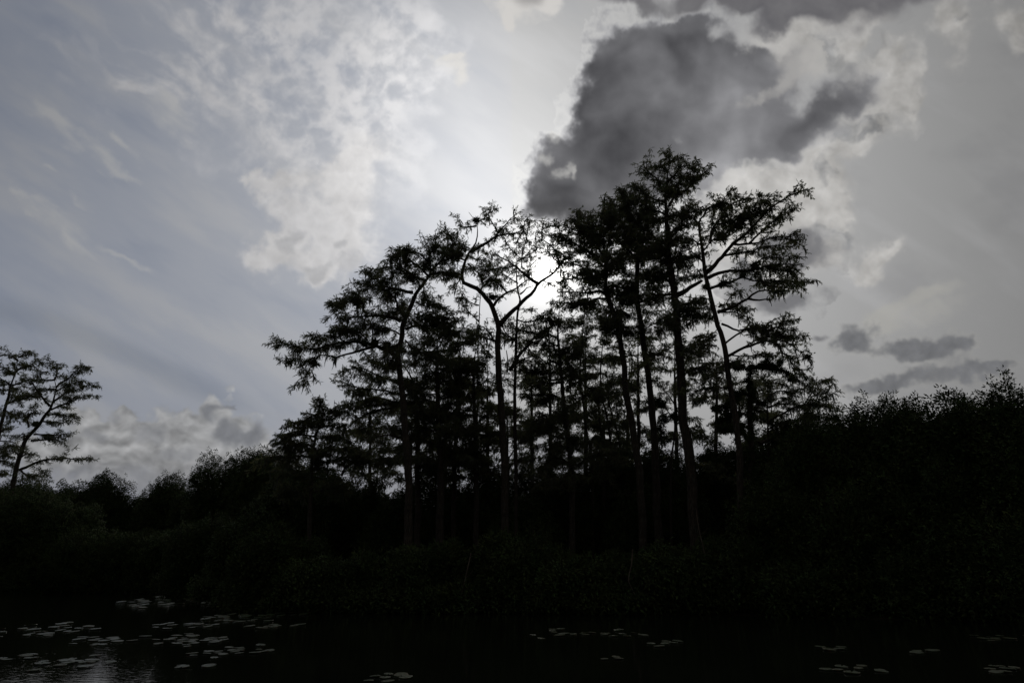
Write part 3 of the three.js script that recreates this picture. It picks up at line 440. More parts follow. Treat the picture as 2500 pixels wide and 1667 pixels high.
cypress({ label: 'low spreading cypress at the left foot of the grove with drooping layered boughs', d: 33, foot: 750, w: [12, 4], foliage: { ...dense, side: 3 }, trunk: [['a', [470, 1600], [490, 1300], [540, 1120], [600, 1020], [680, 930], [690, 850]]],
  limbs: [L('a', [4, 1], [[580, 1050], [500, 1000], [440, 1040], [380, 1080]], { dens: 6 }), L('a', [3, 1], [[440, 1120], [350, 1120], [260, 1105], [205, 1125]], { dens: 2.5, len: 0.5 }), L('a', [3, 1], [[300, 1100], [300, 1050], [240, 1070]], { dens: 4, len: 0.4 }), L('a', [5, 1], [[500, 1200], [400, 1180], [290, 1190], [215, 1240]]), L('a', [5, 1], [[490, 1290], [380, 1270], [280, 1290], [190, 1310]]), L('a', [5, 1], [[600, 1000], [570, 920], [555, 850]]), L('a', [5, 1], [[640, 980], [760, 960], [860, 930]]), L('a', [5, 1], [[540, 1120], [660, 1090], [780, 1080]]), L('a', [5, 1], [[480, 1400], [360, 1390], [230, 1400], [90, 1400], [10, 1440]]), L('a', [4, 1], [[500, 1350], [640, 1330], [780, 1310]], { dens: 4 }), L('a', [5, 1], [[480, 1450], [620, 1440], [760, 1400], [900, 1380], [1000, 1360]]), L('a', [5, 1], [[760, 1568], [800, 1490], [900, 1440], [1060, 1420], [1230, 1430]]), L('a', [3, 1], [[400, 1350], [300, 1350], [220, 1330]])], auto: { n: 10, t0: 0.45, t1: 0.95, len: 1.9 } });
for (const [label, foot, wd, d, zp, n, ln] of [
  ['thick cypress trunk in the dark heart of the grove, second left of the forked one', 1072, 21, 34, [[975, 1568], [970, 1300], [955, 1000], [960, 800], [980, 690]], 26, 2.9],
  ['medium cypress trunk in the dark heart of the grove, first left of the forked one', 1110, 13, 37, [[1050, 1568], [1065, 1200], [1075, 1000], [1085, 800], [1100, 690]], 24, 2.6],
  ['cypress trunk hard against the left side of the forked one, crown in its shade', 1163, 15, 35.5, [[1170, 1568], [1165, 1300], [1155, 1000], [1165, 850], [1170, 760]], 24, 2.4],
]) cypress({ label, d, foot, w: [wd, 4], foliage: dense, trunk: [['z1', ...zp]], auto: { n, t0: 0.42, t1: 0.98, len: ln, rise: 0.1, profile: (t) => 1 - 0.45 * t } });
cypress({ label: 'cypress with level layered boughs left of the slim leaning stems', d: 35, foot: 1395, w: [16, 4], foliage: { dens: 5, len: 1.0, step: 0.13 },
  trunk: [['e', [610, 1540], [570, 1200], [555, 1000], [530, 850], [515, 650], [490, 400], [480, 200], [490, 0], [500, -160]]],
  limbs: [L('e', [6, 2], [[525, 850], [450, 810], [350, 800], [230, 800], [110, 790]]), L('e', [6, 2], [[560, 760], [590, 720], [620, 640], [700, 560]]), L('e', [5, 1], [[500, 520], [430, 480], [330, 500], [240, 480]]), L('e', [5, 1], [[500, 650], [400, 660], [310, 600], [180, 540]]), L('e', [5, 1], [[510, 680], [400, 690], [280, 680], [160, 700]]), L('e', [4, 1], [[480, 330], [380, 300], [280, 280]]), L('e', [4, 1], [[480, 260], [370, 210], [280, 160]]), L('e', [5, 1], [[545, 1220], [430, 1190], [330, 1150], [240, 1130]]), L('e', [5, 1], [[550, 1300], [440, 1280], [300, 1300], [200, 1330]]), L('e', [5, 1], [[540, 1060], [440, 1000], [320, 1000]]), L('e', [4, 1], [[490, 420], [600, 380], [720, 330]]), L('e', [4, 1], [[550, 1420], [450, 1400], [330, 1440]])],
  auto: { n: 18, t0: 0.3, t1: 0.98, len: 2.8 } });
for (const [label, foot, wd, d, zp] of [
  ['slim leaning cypress stem, leftmost of the thin ones amid the grove', 1446, 7, 38, [[800, 1420], [745, 1100], [715, 850], [690, 700], [700, 400], [725, 100], [740, -120]]],
  ['slim knee-bent cypress stem, second of the thin ones', 1475, 9, 39, [[910, 1320], [880, 1040], [850, 850], [790, 750], [730, 690], [720, 500], [720, 200]]],
  ['slim leaning cypress stem, third of the thin ones amid the grove', 1490, 7, 40, [[985, 1300], [940, 980], [900, 800], [890, 500], [930, 150], [920, 0]]],
  ['slim leaning cypress stem, rightmost of the thin ones amid the grove', 1512, 7, 41, [[1070, 1260], [1010, 1040], [970, 880], [950, 600], [960, 300]]],
]) cypress({ label, d, foot, w: [wd, 2], foliage: { dens: 5, len: 0.9, step: 0.13 }, trunk: [['e', ...zp]], auto: { n: 15, t0: 0.35, t1: 0.99, len: 2.0 } });
const thick = { dens: 5.6, len: 1.05, step: 0.13, scale: 1.1, side: 1.75 };
cypress({ label: 'tall leaning cypress under the left shoulder of the big crown mass', d: 33, foot: 1573, w: [20, 6], foliage: thick,
  trunkDress: { from: 0.4, dens: 3.5, len: 0.7 }, trunk: [['e', [1260, 1568], [1190, 1100], [1125, 700], [1085, 300]], ['c', [600, 1530], [560, 1430], [545, 1300], [540, 1150], [530, 1000], [520, 820], [500, 680]]],
  limbs: [L('c', [6, 2], [[530, 1060], [480, 960], [390, 830], [290, 720], [270, 640]]), L('c', [6, 2], [[540, 1150], [420, 1040], [300, 940], [150, 880], [20, 830]], { dens: 4.32 }), L('c', [5, 2], [[530, 950], [430, 780], [400, 620]]), L('c', [5, 2], [[525, 850], [600, 700], [560, 570]]), L('c', [5, 1], [[505, 690], [530, 580], [535, 460]], { dens: 3, len: 0.5 }), L('c', [2, 1], [[535, 500], [590, 490], [635, 495], [632, 530]], { dens: 2, len: 0.25 }), L('c', [5, 2], [[545, 1250], [420, 1180], [280, 1130], [160, 1050], [110, 1000]], { dens: 4.32 }), L('c', [5, 2], [[540, 1300], [420, 1270], [290, 1250], [150, 1260]], { dens: 4.32 }), L('c', [6, 2], [[560, 1430], [500, 1370], [440, 1385], [330, 1390], [200, 1380]], { dens: 3.6 }), L('c', [5, 2], [[570, 1450], [480, 1440], [400, 1470], [280, 1490], [150, 1480]], { dens: 4 }), L('c', [4, 1], [[400, 860], [250, 790], [120, 730]], { dens: 3.6 }), L('c', [4, 1], [[300, 960], [220, 900], [80, 890]], { dens: 3.6 }), L('c', [5, 1], [[545, 1200], [640, 1120], [700, 1000]])],
  auto: { n: 18, t0: 0.62, t1: 0.98, len: 2.9 } });
cypress({ label: 'straight cypress under the middle of the big crown mass, left of the tallest', d: 34.5, foot: 1612, w: [20, 6], foliage: thick,
  trunkDress: { from: 0.4, dens: 3.5, len: 0.7 }, trunk: [['e', [1415, 1540], [1390, 1000], [1340, 600], [1290, 200]], ['c', [860, 1560], [840, 1400], [840, 1250], [850, 1080], [870, 920], [870, 760], [840, 600], [830, 430]]],
  limbs: [L('c', [6, 2], [[865, 980], [800, 800], [760, 620], [700, 420]]), L('c', [6, 2], [[870, 880], [950, 700], [930, 520], [900, 400]]), L('c', [6, 2], [[850, 1080], [720, 930], [600, 820], [560, 640]]), L('c', [5, 2], [[860, 900], [940, 860], [1010, 780]]), L('c', [5, 2], [[870, 760], [780, 640], [660, 560], [600, 540]]), L('c', [5, 2], [[850, 1100], [960, 1000], [1060, 900]]), L('c', [5, 2], [[840, 1400], [760, 1340], [660, 1330]], { dens: 3.6 }), L('c', [5, 2], [[860, 1480], [960, 1460], [1060, 1430]], { dens: 3.6 }), L('c', [4, 1], [[830, 520], [740, 470], [680, 440]])],
  auto: { n: 18, t0: 0.6, t1: 0.98, len: 2.9 } });
cypress({ label: 'tallest cypress of the grove, a pointed crown standing against the dark cloud', d: 31.5, foot: 1700, w: [27, 4], foliage: { ...thick, dens: 5.2, len: 0.95 },
  trunkDress: { from: 0.3, dens: 3.5, len: 0.7 }, trunk: [['f', [190, 1568], [110, 1000], [90, 600], [60, 200]], ['c', [1225, 1568], [1200, 1400], [1180, 1250], [1140, 1000], [1135, 800], [1125, 600], [1120, 470], [1135, 300], [1150, 150], [1160, 20]]],
  limbs: [L('c', [6, 2], [[1150, 560], [1210, 470], [1290, 430], [1380, 340], [1470, 260], [1540, 200]], { dens: 4.5, t0: 0.25 }), L('c', [5, 2], [[1130, 420], [1060, 380], [1030, 290], [950, 240], [915, 180]], { dens: 3.6 }), L('c', [5, 2], [[1135, 330], [1220, 250], [1270, 160]], { dens: 5.04 }), L('c', [4, 1], [[1145, 240], [1080, 190], [1000, 160]], { dens: 5.04 }), L('c', [4, 1], [[1150, 140], [1210, 110], [1260, 130]], { dens: 5.04, len: 0.8 }), L('c', [3, 1], [[1155, 100], [1110, 80], [1095, 40]], { dens: 5.04, len: 0.6 }), L('c', [5, 2], [[1120, 520], [1000, 490], [900, 430], [820, 390]], { dens: 4.32 }), L('c', [5, 2], [[1130, 640], [1020, 600], [900, 590]]), L('c', [5, 1], [[1150, 480], [1290, 270], [1400, 210]], { dens: 4.32 }), L('c', [6, 2], [[1140, 930], [1180, 860], [1240, 760], [1290, 680]], { dens: 4 }), L('c', [5, 2], [[1135, 660], [1230, 640], [1370, 620], [1480, 560]], { dens: 3.6 }), L('c', [5, 2], [[1140, 900], [1010, 880], [900, 870]], { dens: 4.32 }), L('c', [6, 2], [[1150, 1060], [1040, 960], [960, 950]]), L('c', [6, 2], [[1170, 1180], [1100, 1080], [1000, 1060]]), L('d', [13, 7], [[20, 1190], [120, 1140], [200, 1090], [290, 1040]], bare), L('c', [6, 2], [[1190, 1340], [1120, 1250], [1010, 1260]], { dens: 3.6 }), L('c', [6, 2], [[1200, 1400], [1100, 1410], [1010, 1400]], { dens: 3.6 }), L('d', [4, 1], [[60, 1000], [60, 900], [90, 760], [160, 700]], { dens: 3.6 }), L('d', [4, 1], [[0, 880], [120, 830], [250, 800]], { dens: 4.32 }), L('d', [5, 1], [[40, 1400], [200, 1370], [380, 1380]], { dens: 4.32 }), L('d', [4, 1], [[40, 1330], [140, 1330], [250, 1310], [360, 1290]], { dens: 3.6 })],
  auto: { n: 16, t0: 0.42, t1: 0.86, len: 2.5 } });
cypress({ label: 'right-hand cypress of the grove, its boughs swept far out to the right', d: 30, foot: 1806, w: [17, 4], foliage: { dens: 5, len: 0.98, step: 0.12, flat: 0.8, scale: 1.1, side: 1.6 },
  trunk: [['f', [650, 1350], [600, 900], [560, 700], [520, 420], [470, 200]], ['d', [450, 1500], [400, 1300], [360, 1130], [325, 950], [305, 800], [280, 620], [260, 500], [300, 420], [400, 350], [520, 230], [630, 150]]],
  limbs: [L('d', [10, 2], [[335, 960], [440, 860], [580, 700], [700, 600], [810, 490], [900, 390], [960, 330], [1040, 280], [1110, 230], [1200, 200], [1260, 150]], { dz: -0.15, t0: 0.3, dens: 2, len: 0.6 }),
    L('d', [3, 1], [[1190, 200], [1250, 190], [1300, 160], [1325, 220]], { dens: 3.6, len: 0.35 }), L('d', [3, 1], [[1180, 190], [1200, 140], [1240, 120]], { dens: 3.6, len: 0.35 }), L('d', [2, 1], [[1030, 290], [1090, 288], [1155, 288]], bare), L('d', [4, 1], [[955, 330], [900, 295], [860, 280], [830, 210]], { dens: 3.6, len: 0.6, t0: 0.4 }), L('d', [3, 1], [[880, 290], [940, 240], [1020, 230]], { dens: 3.6, len: 0.5 }),
    L('d', [5, 1], [[750, 675], [850, 580], [950, 490], [1040, 430], [1120, 370], [1190, 320]], { t0: 0.3, dens: 4.5, len: 0.7 }), L('d', [5, 1], [[590, 690], [750, 685], [860, 670], [930, 635], [1040, 625], [1100, 632], [1160, 590], [1200, 580], [1235, 640]], { t0: 0.5, dens: 3.5, len: 0.5 }), L('d', [3, 1], [[1090, 632], [1180, 660], [1240, 700], [1280, 735]], { dens: 4, len: 0.5 }), L('d', [3, 1], [[860, 580], [940, 580], [1020, 560]], bare),
    L('d', [5, 1], [[500, 800], [640, 775], [780, 750], [900, 710], [1050, 710], [1160, 720]], { dens: 3.6, len: 0.85 }), L('d', [8, 2], [[355, 1010], [470, 960], [600, 945], [760, 945], [900, 900], [1050, 880], [1160, 890], [1230, 970]], { dens: 3.6, t0: 0.3 }), L('d', [4, 1], [[900, 900], [1000, 940], [1120, 950], [1210, 1000]], { dens: 3.6 }), L('d', [4, 1], [[800, 870], [900, 820], [1020, 820]], { dens: 3.6 }),
    L('d', [6, 1], [[380, 1110], [480, 1070], [600, 1040], [680, 1005], [780, 1040], [920, 1045], [1050, 1050], [1180, 1060], [1270, 1045]], { t0: 0.5, dens: 3.6, up: -0.1 }), L('d', [3, 1], [[430, 1100], [560, 1090], [620, 1130], [660, 1180]], { dens: 3.5, len: 0.6 }), L('d', [4, 1], [[860, 1040], [920, 1090], [1050, 1100], [1170, 1120]], { dens: 4, len: 0.7, up: -0.15 }),
    L('d', [8, 2], [[440, 1340], [560, 1300], [670, 1245], [740, 1205], [790, 1155], [900, 1130], [1000, 1140], [1090, 1135]], { t0: 0.85, dens: 2, len: 0.3 }), L('d', [5, 3], [[735, 1212], [830, 1225], [900, 1220], [950, 1226]], { dens: 0 }), L('d', [3, 1], [[680, 1240], [682, 1215], [686, 1198]], bare), L('d', [3, 1], [[910, 1220], [920, 1190], [940, 1170]], bare), L('d', [2, 1], [[945, 1226], [955, 1260], [960, 1285]], bare), L('d', [4, 1], [[450, 1290], [540, 1260], [640, 1270], [740, 1300]], { dens: 4.32, len: 0.8 }), L('d', [4, 1], [[470, 1340], [600, 1340], [720, 1390]], { dens: 3.6, len: 0.9 }),
    L('d', [6, 2], [[370, 680], [380, 580], [430, 490], [500, 400], [520, 350], [600, 300], [720, 250], [800, 250]], { dens: 4.32 }), L('d', [5, 1], [[300, 430], [360, 340], [460, 300], [540, 200]], { dens: 4.32 }), L('d', [5, 1], [[270, 540], [220, 450], [120, 400], [30, 410]], { dens: 3.6 }), L('d', [4, 1], [[430, 500], [560, 460], [680, 400], [800, 370]], { dens: 5.76, len: 1.1 }), L('d', [4, 1], [[500, 600], [620, 500], [740, 430], [850, 380]], { dens: 5.76, len: 1.0 }), L('d', [4, 1], [[420, 640], [560, 560], [680, 500]], { dens: 5.04 }), L('d', [4, 1], [[300, 760], [400, 640], [480, 560]], { dens: 4.32 }), L('d', [4, 1], [[290, 700], [180, 640], [60, 640]], { dens: 4.32 }), L('d', [4, 1], [[300, 860], [220, 780], [120, 720]], { dens: 4.32 }), L('d', [4, 1], [[640, 640], [760, 560], [880, 510]], { dens: 3.6 }),
    L('f', [5, 1], [[480, 120], [580, 160], [650, 190], [720, 165], [830, 155], [950, 130], [1050, 105], [1170, 85]], { t0: 0.35, dens: 4, len: 0.7 }), L('f', [5, 1], [[510, 310], [600, 240], [700, 180], [790, 175], [900, 200], [1000, 225], [1130, 240], [1230, 260], [1265, 300]], { dens: 4, t0: 0.3, len: 0.75 }), L('f', [3, 1], [[930, 200], [960, 160], [1100, 170], [1220, 185]], { dens: 3.5, len: 0.6 }),
    L('f', [7, 2], [[540, 430], [620, 380], [730, 335], [840, 300], [900, 285], [1000, 310], [1060, 400], [1130, 450], [1165, 530], [1250, 570], [1290, 610]], { t0: 0.4, dens: 3, len: 0.6 }), L('f', [4, 1], [[900, 285], [1020, 270], [1130, 310], [1220, 380], [1300, 430]], { dens: 3.5, len: 0.55 }), L('f', [3, 1], [[700, 340], [800, 280], [900, 250], [1050, 240], [1180, 270]], { dens: 4, len: 0.7 }), L('f', [2, 1], [[1130, 450], [1200, 420], [1290, 430]], { dens: 3, len: 0.4 }), L('f', [2, 1], [[1315, 470], [1335, 510], [1328, 545], [1305, 562]], { dens: 2, len: 0.12 }), L('f', [3, 1], [[580, 420], [720, 430], [840, 410], [960, 400]], { dens: 4, len: 0.6 }), L('f', [4, 1], [[1165, 540], [1230, 680], [1320, 720], [1380, 740]], { dens: 4, len: 0.6 }), L('f', [4, 1], [[570, 730], [440, 730], [330, 740], [200, 790]], { dens: 4.5 }), L('f', [4, 1], [[540, 560], [420, 600], [320, 680]], { dens: 3.6 }), L('f', [4, 1], [[430, 330], [330, 320], [230, 310]], { dens: 3.6 }), L('f', [4, 1], [[420, 240], [300, 280], [180, 290]], { dens: 3.6 })],
});
cypress({ label: 'vine-hung trunk right of the swept cypress, topped by a leafy shelf', d: 32, foot: 1838, w: [18, 8], foliage: { dens: 6, len: 0.75, step: 0.2, scale: 0.95, droop: 0.4 }, geo: ROSETTE[0], mat: M.leaf, category: 'tree', name: 'vine_covered_tree',
  trunk: [['f', [760, 1350], [750, 1050], [765, 800], [735, 600], [745, 540]]],
  limbs: [L('f', [6, 3], [[740, 560], [820, 530], [930, 540], [1040, 560], [1130, 610], [1190, 660]], { dens: 8, len: 0.6, step: 0.14, side: 0.5 }), L('f', [5, 3], [[740, 570], [860, 510], [1000, 520]], { dens: 8, len: 0.5 }), L('f', [4, 2], [[740, 560], [660, 540], [600, 540]], { dens: 8, len: 0.5 }), L('f', [9, 4], [[840, 1265], [930, 1235], [1040, 1200], [1150, 1150], [1280, 1080], [1400, 1000]], { dens: 4, len: 0.7 }), L('f', [4, 1], [[750, 800], [640, 790], [560, 900], [420, 930]], { dens: 7 }), L('f', [4, 1], [[760, 1000], [600, 980], [450, 1060]], { dens: 8 }), L('f', [4, 1], [[760, 860], [840, 880], [900, 860]], { dens: 5 }), L('f', [4, 1], [[760, 1100], [640, 1120], [480, 1150]], { dens: 8 })],
  trunkDress: { from: 0.25, dens: 9, len: 0.45, step: 0.12 } });
cypress({ label: 'lacy low cypress at the right grove edge with a drooping tip', d: 33, foot: 1880, w: [7, 2], foliage: { dens: 4, len: 0.8, step: 0.14, droop: 0.4 }, trunk: [['f', [925, 1250], [920, 900], [915, 620], [905, 560]]],
  limbs: [L('f', [5, 1], [[925, 1060], [1040, 990], [1160, 930], [1270, 890], [1330, 800], [1400, 720], [1460, 660], [1510, 640]], { dens: 4 }), L('f', [3, 1], [[1440, 670], [1510, 650], [1560, 690]], { dens: 6, len: 0.5, up: -0.2 }), L('f', [4, 1], [[920, 820], [1030, 760], [1140, 780], [1260, 770]]), L('f', [4, 1], [[925, 920], [1060, 880], [1180, 900], [1330, 880], [1480, 820]]), L('f', [4, 1], [[925, 1130], [1060, 1060], [1180, 1040], [1330, 1000]]), L('f', [3, 1], [[918, 700], [1000, 680], [1090, 720]]), L('f', [3, 1], [[922, 960], [830, 950], [760, 940]]), L('f', [3, 1], [[1330, 820], [1440, 790], [1560, 790]]), L('f', [3, 1], [[1300, 880], [1420, 900], [1540, 900]])], auto: { n: 9, t0: 0.4, t1: 0.95, len: 2.4 } });
cypress({ label: 'curving thin stem bowed between the two thickest right-hand trunks', d: 36, foot: 1640, w: [7, 2], foliage: { dens: 4, len: 0.7, step: 0.14 }, category: 'tree', name: 'bowed_sapling', geo: ROSETTE[1], mat: M.leaf, trunk: [['z3', [940, 830], [960, 680], [955, 580], [900, 510], [920, 430], [970, 360]]], limbs: [L('z3', [3, 1], [[960, 620], [990, 560], [1010, 480]], { dens: 6 }), L('z3', [3, 1], [[905, 500], [870, 470], [820, 480]], { dens: 6 }), L('z3', [4, 1], [[880, 760], [870, 640], [890, 540]], { dens: 4 })] });
// second rank far behind the grove, seen between the trunks
{
  const r = rng(4242);
  [[905, 1010, 'left end of the grove'], [1000, 980, 'the leftmost great trunk'], [1085, 930, 'the dark heart of the grove'], [1190, 880, 'the forked cypress'], [1300, 900, 'the gap right of the slender straight cypress'], [1345, 820, 'the level-boughed cypress'], [1430, 800, 'the slim leaning stems'], [1530, 860, 'the gap left of the shouldered trunk'], [1560, 800, 'the shouldered leaning trunk'], [1655, 830, 'the gap left of the tallest cypress'], [1750, 860, 'the gap right of the tallest cypress'], [1800, 920, 'the swept right-hand cypress'], [1890, 960, 'the lacy low cypress'], [1240, 990, 'the foot of the slender straight cypress'], [1480, 960, 'the feet of the slim stems'], [1960, 1010, 'the right end of the grove']].forEach(([x, top, where], k) => {
    const d = 42 + (k * 7 % 5) * 2.6, lean = (r() - 0.5) * 24; cypress({ label: `distant small cypress glimpsed behind ${where}`, d, foot: x, w: [13, 4], foliage: { dens: 4.4, len: 1.1, step: 0.15, scale: 1.3, side: 1.1 }, group: 'small cypresses behind the grove', trunk: [['s', [x, 1250], [x + lean * 0.4, (1250 + top) / 2], [x + lean, top]]], auto: { n: 13, t0: 0.22, t1: 0.97, len: 3.2, rise: 0.3, profile: (t) => 0.6 + 0.8 * Math.abs(Math.sin(t * 7 + k)) } });
  });
}
// loose broad-leaved undergrowth between and behind the trunks
[['behind the drooping left end of the grove', 745, 1100, 190], ['at the far left end of the grove', 690, 1125, 120], ['left of the leftmost great trunk', 860, 1140, 170], ['between the two left great trunks', 1050, 1120, 170], ['between the dark heart and the forked trunk', 1170, 1105, 150], ['behind the slender straight trunk', 1290, 1125, 160], ['behind the level-boughed trunk', 1370, 1110, 150], ['behind the slim leaning stems', 1470, 1070, 170], ['left of the shouldered leaning trunk', 1545, 1090, 150], ['right of the shouldered leaning trunk', 1610, 1060, 140], ['left of the tallest trunk', 1670, 1085, 140], ['right of the tallest trunk', 1745, 1050, 150], ['behind the swept right-hand trunk', 1810, 1040, 150], ['behind the vine-hung trunk', 1880, 1030, 150]].forEach(([where, x, top, width], q) => leafy({ name: 'sapling', category: 'young tree', label: `loose-crowned young tree ${where}`, group: 'young trees amid the grove', x, top, d: 40 + (q % 3) * 2.5, width, lobes: 12, dense: 0.3, ragged: 0.9, low: 0.2, skirt: false, stems: 5, shoots: 2 }));
// far bank on the left
cypress({ label: 'far left leaning cypress with open layered crown beside the cumulus bank', d: 70, w: [14, 3], foot: 20, flare: 1.2, foliage: { dens: 3.2, len: 1.2, step: 0.2, scale: 1.6, side: 0.9, flat: 0.85 },
  trunk: [['g', [140, 1450], [200, 1200], [250, 1050], [310, 970], [400, 860], [470, 760], [530, 690], [560, 600], [590, 480], [575, 400], [555, 280]]],
  limbs: [L('g', [5, 2], [[525, 660], [460, 590], [400, 510], [350, 430], [320, 390]], { dens: 3 }), L('g', [4, 1], [[590, 460], [640, 410], [720, 370], [800, 290], [890, 230], [940, 290]]), L('g', [4, 1], [[575, 380], [600, 290], [540, 210], [510, 170]]), L('g', [4, 1], [[560, 620], [620, 570], [720, 500], [830, 480], [930, 440], [1010, 405]]), L('g', [4, 1], [[530, 700], [620, 660], [740, 620], [860, 560], [1000, 545]]), L('g', [4, 1], [[500, 750], [600, 745], [720, 760], [820, 770]]), L('g', [4, 1], [[430, 820], [560, 830], [700, 830]]), L('g', [5, 1], [[320, 1025], [430, 1020], [560, 1010], [660, 1045]]), L('g', [4, 1], [[350, 960], [480, 960], [640, 960], [780, 940]]), L('g', [6, 1], [[200, 1340], [290, 1300], [400, 1250], [520, 1225], [640, 1215], [720, 1215], [830, 1235], [900, 1225], [990, 1222]], { t0: 0.2, dens: 2 }), L('g', [4, 1], [[300, 880], [275, 790], [230, 740], [180, 720]]), L('g', [4, 1], [[430, 560], [330, 560], [200, 590], [90, 620]]), L('g', [4, 1], [[280, 780], [330, 730], [440, 740]]), L('g', [4, 1], [[250, 1020], [240, 950], [180, 990]]), L('g', [4, 1], [[200, 1180], [140, 1140], [80, 1140]]), L('g', [4, 1], [[220, 1200], [280, 1160], [350, 1170]]), L('g', [4, 1], [[590, 480], [480, 480], [400, 490]]), L('g', [4, 1], [[570, 380], [450, 380], [420, 300], [500, 290]]), L('g', [4, 1], [[190, 1330], [300, 1400], [450, 1370], [510, 1340]]), L('g', [3, 1], [[590, 500], [700, 440], [860, 400]])] });
cypress({ label: 'far left cypress cut by the frame edge, flat-topped crown over a leaning trunk', d: 72, w: [12, 3], foot: -30, flare: 1.2, foliage: { dens: 3.2, len: 1.2, step: 0.2, scale: 1.6, side: 0.9, flat: 0.85 },
  trunk: [['g', [-60, 1300], [0, 860], [40, 720], [80, 560], [120, 400], [160, 300], [180, 180], [200, 70]]],
  limbs: [L('g', [4, 1], [[160, 300], [220, 250], [300, 230], [400, 180], [450, 200]]), L('g', [4, 1], [[190, 140], [280, 110], [350, 100]]), L('g', [4, 1], [[185, 180], [100, 120], [20, 120]]), L('g', [4, 1], [[120, 440], [220, 410], [320, 370], [400, 380]]), L('g', [4, 1], [[150, 330], [60, 260], [-40, 220]]), L('g', [4, 1], [[110, 440], [20, 380], [-60, 380]]), L('g', [4, 1], [[60, 640], [150, 600], [260, 570], [360, 520]]), L('g', [3, 1], [[0, 930], [60, 900], [115, 875]], { dens: 1 }), L('g', [3, 1], [[-30, 1030], [60, 1030], [140, 1040]], { dens: 1 }), L('g', [4, 1], [[40, 700], [120, 740], [180, 800]]), L('g', [4, 1], [[-20, 1120], [40, 1110], [90, 1080]]), L('g', [4, 1], [[-40, 1240], [60, 1250], [120, 1280]])], auto: { n: 14, t0: 0.45, t1: 0.97, len: 3.0 } });

// air plants
[['a', 500, 500, 30, 'spiky air plant hanging at the tip of the long left bough', 31.2], ['a', 980, 305, 34, 'outer of three dark air plants along the long left bough', 31], ['a', 1080, 300, 40, 'middle of three dark air plants along the long left bough', 31], ['a', 1190, 320, 36, 'inner of three dark air plants along the long left bough', 31], ['b', 640, 965, 26, 'air plant wedged in the small fork of the V-shaped cypress', 33], ['b', 480, 225, 26, 'air plant near the top of the left stem of the V-shaped cypress', 33], ['c', 340, 785, 28, 'air plant high on the left shoulder of the big crown mass', 32.5], ['d', 800, 900, 40, 'large air plant on the middle right-swept bough', 30], ['d', 690, 985, 24, 'small air plant just below the large one on the right-swept boughs', 30], ['d', 500, 1065, 26, 'air plant on the short bough right of the leaning trunk', 30], ['d', 325, 1095, 26, 'air plant clasping the bend of the swept right-hand trunk', 30], ['f', 1305, 440, 20, 'starry air plant at the far right tip of a drooping bough', 30], ['f', 620, 520, 48, 'big air plant wrapped round the trunk of the swept right-hand cypress', 29.7], ['f', 1150, 640, 30, 'air plant at the outer end of the level leafy shelf', 32], ['e', 660, 420, 50, 'wide black air plant clump above the slim leaning stems', 36.5], ['e', 850, 1230, 52, 'low black air plant clump among the slim leaning stems', 37], ['e', 640, 1230, 30, 'air plant on the level-boughed trunk near its foot', 34.6], ['g', 370, 850, 30, 'air plant clump on the far left leaning trunk', 69.5], ['h', 830, 1130, 20, 'small air plant on the right-hand bough of the leftmost great cypress', 31], ['a', 835, 1255, 11, 'tiny round air plant dangling below the boughs at the lower left of the grove', 33]].forEach(([z, x, y, s, label, d]) => airplant(z, x, y, d, s * 1.25, label));

// ───────────────────────── shrubs and broad-leaved trees ─────────────────────────
// far bank, left
[['rounded broad-leaved tree on the far left bank with sky showing through its crown', 575, 1080, 52, 180, 5], ['smaller tree joined to the right side of the far rounded tree', 668, 1108, 50, 110, 3], ['low tree on the far left bank, knob-topped, left of the rounded one', 410, 1150, 62, 120, 3], ['thin-topped far tree with a loose tuft, right of the leaning cypress', 232, 1138, 62, 110, 4], ['low bush hugging the foot of the far leaning cypress', 60, 1160, 60, 200, 2], ['pale feathery bush between the leaning cypress and the tufted tree', 148, 1170, 64, 90, 2], ['lowest dip of the far tree line, a small dark bush under the cloud bank', 325, 1198, 64, 90, 1], ['dark bush filling the dip left of the rounded far tree', 475, 1180, 60, 100, 1]].forEach(([label, x, top, d, width, shoots]) => leafy({ name: 'broadleaf_tree', category: 'tree', label, x, top, d: d * 2.4, width: width * 1.15, shoots, lobes: 14, dense: 0.75, ragged: 0.9, low: 0.2, skirt: false, grain: 2.4, stems: 7, group: 'trees on the far left bank' }));
['under the flat-topped tree cut by the left frame edge', 'at the foot of the far leaning cypress', 'right of the far leaning cypress foot', 'below the loose-tufted far tree', 'below the lowest dip of the far tree line', 'below the knob-topped far tree', 'left below the rounded far tree', 'right below the rounded far tree', 'where the far bank meets the grove'].forEach((where, k) => leafy({ label: `dark far left bank shrub ${where}`, group: 'thicket on the far left bank', x: -90 + k * 92, top: [1172, 1172, 1192, 1270, 1288, 1284, 1275, 1245, 1235][k], d: 60.5 - k * 0.6 - (k > 6 ? (k - 6) * 10 : 0), width: 230, lobes: 13, dense: 0.9, ragged: 1 }));
['behind the left frame edge', 'behind the flat-topped tree', 'behind the far leaning cypress', 'behind the loose-tufted far tree', 'at the lowest dip of the skyline', 'behind the knob-topped far tree', 'left behind the rounded far tree', 'right behind the rounded far tree', 'behind the drooping left end of the grove'].forEach((where, k) => leafy({ name: 'broadleaf_tree', category: 'tree', label: `distant low dark tree on the skyline ${where}`, group: 'distant low trees behind the cove', x: -100 + k * 100, top: [1190, 1196, 1192, 1202, 1214, 1206, 1196, 1180, 1175][k], d: 165 + (k % 3) * 9, width: 230, lobes: 12, dense: 0.9, ragged: 0.8, grain: 3, stems: 3 }));
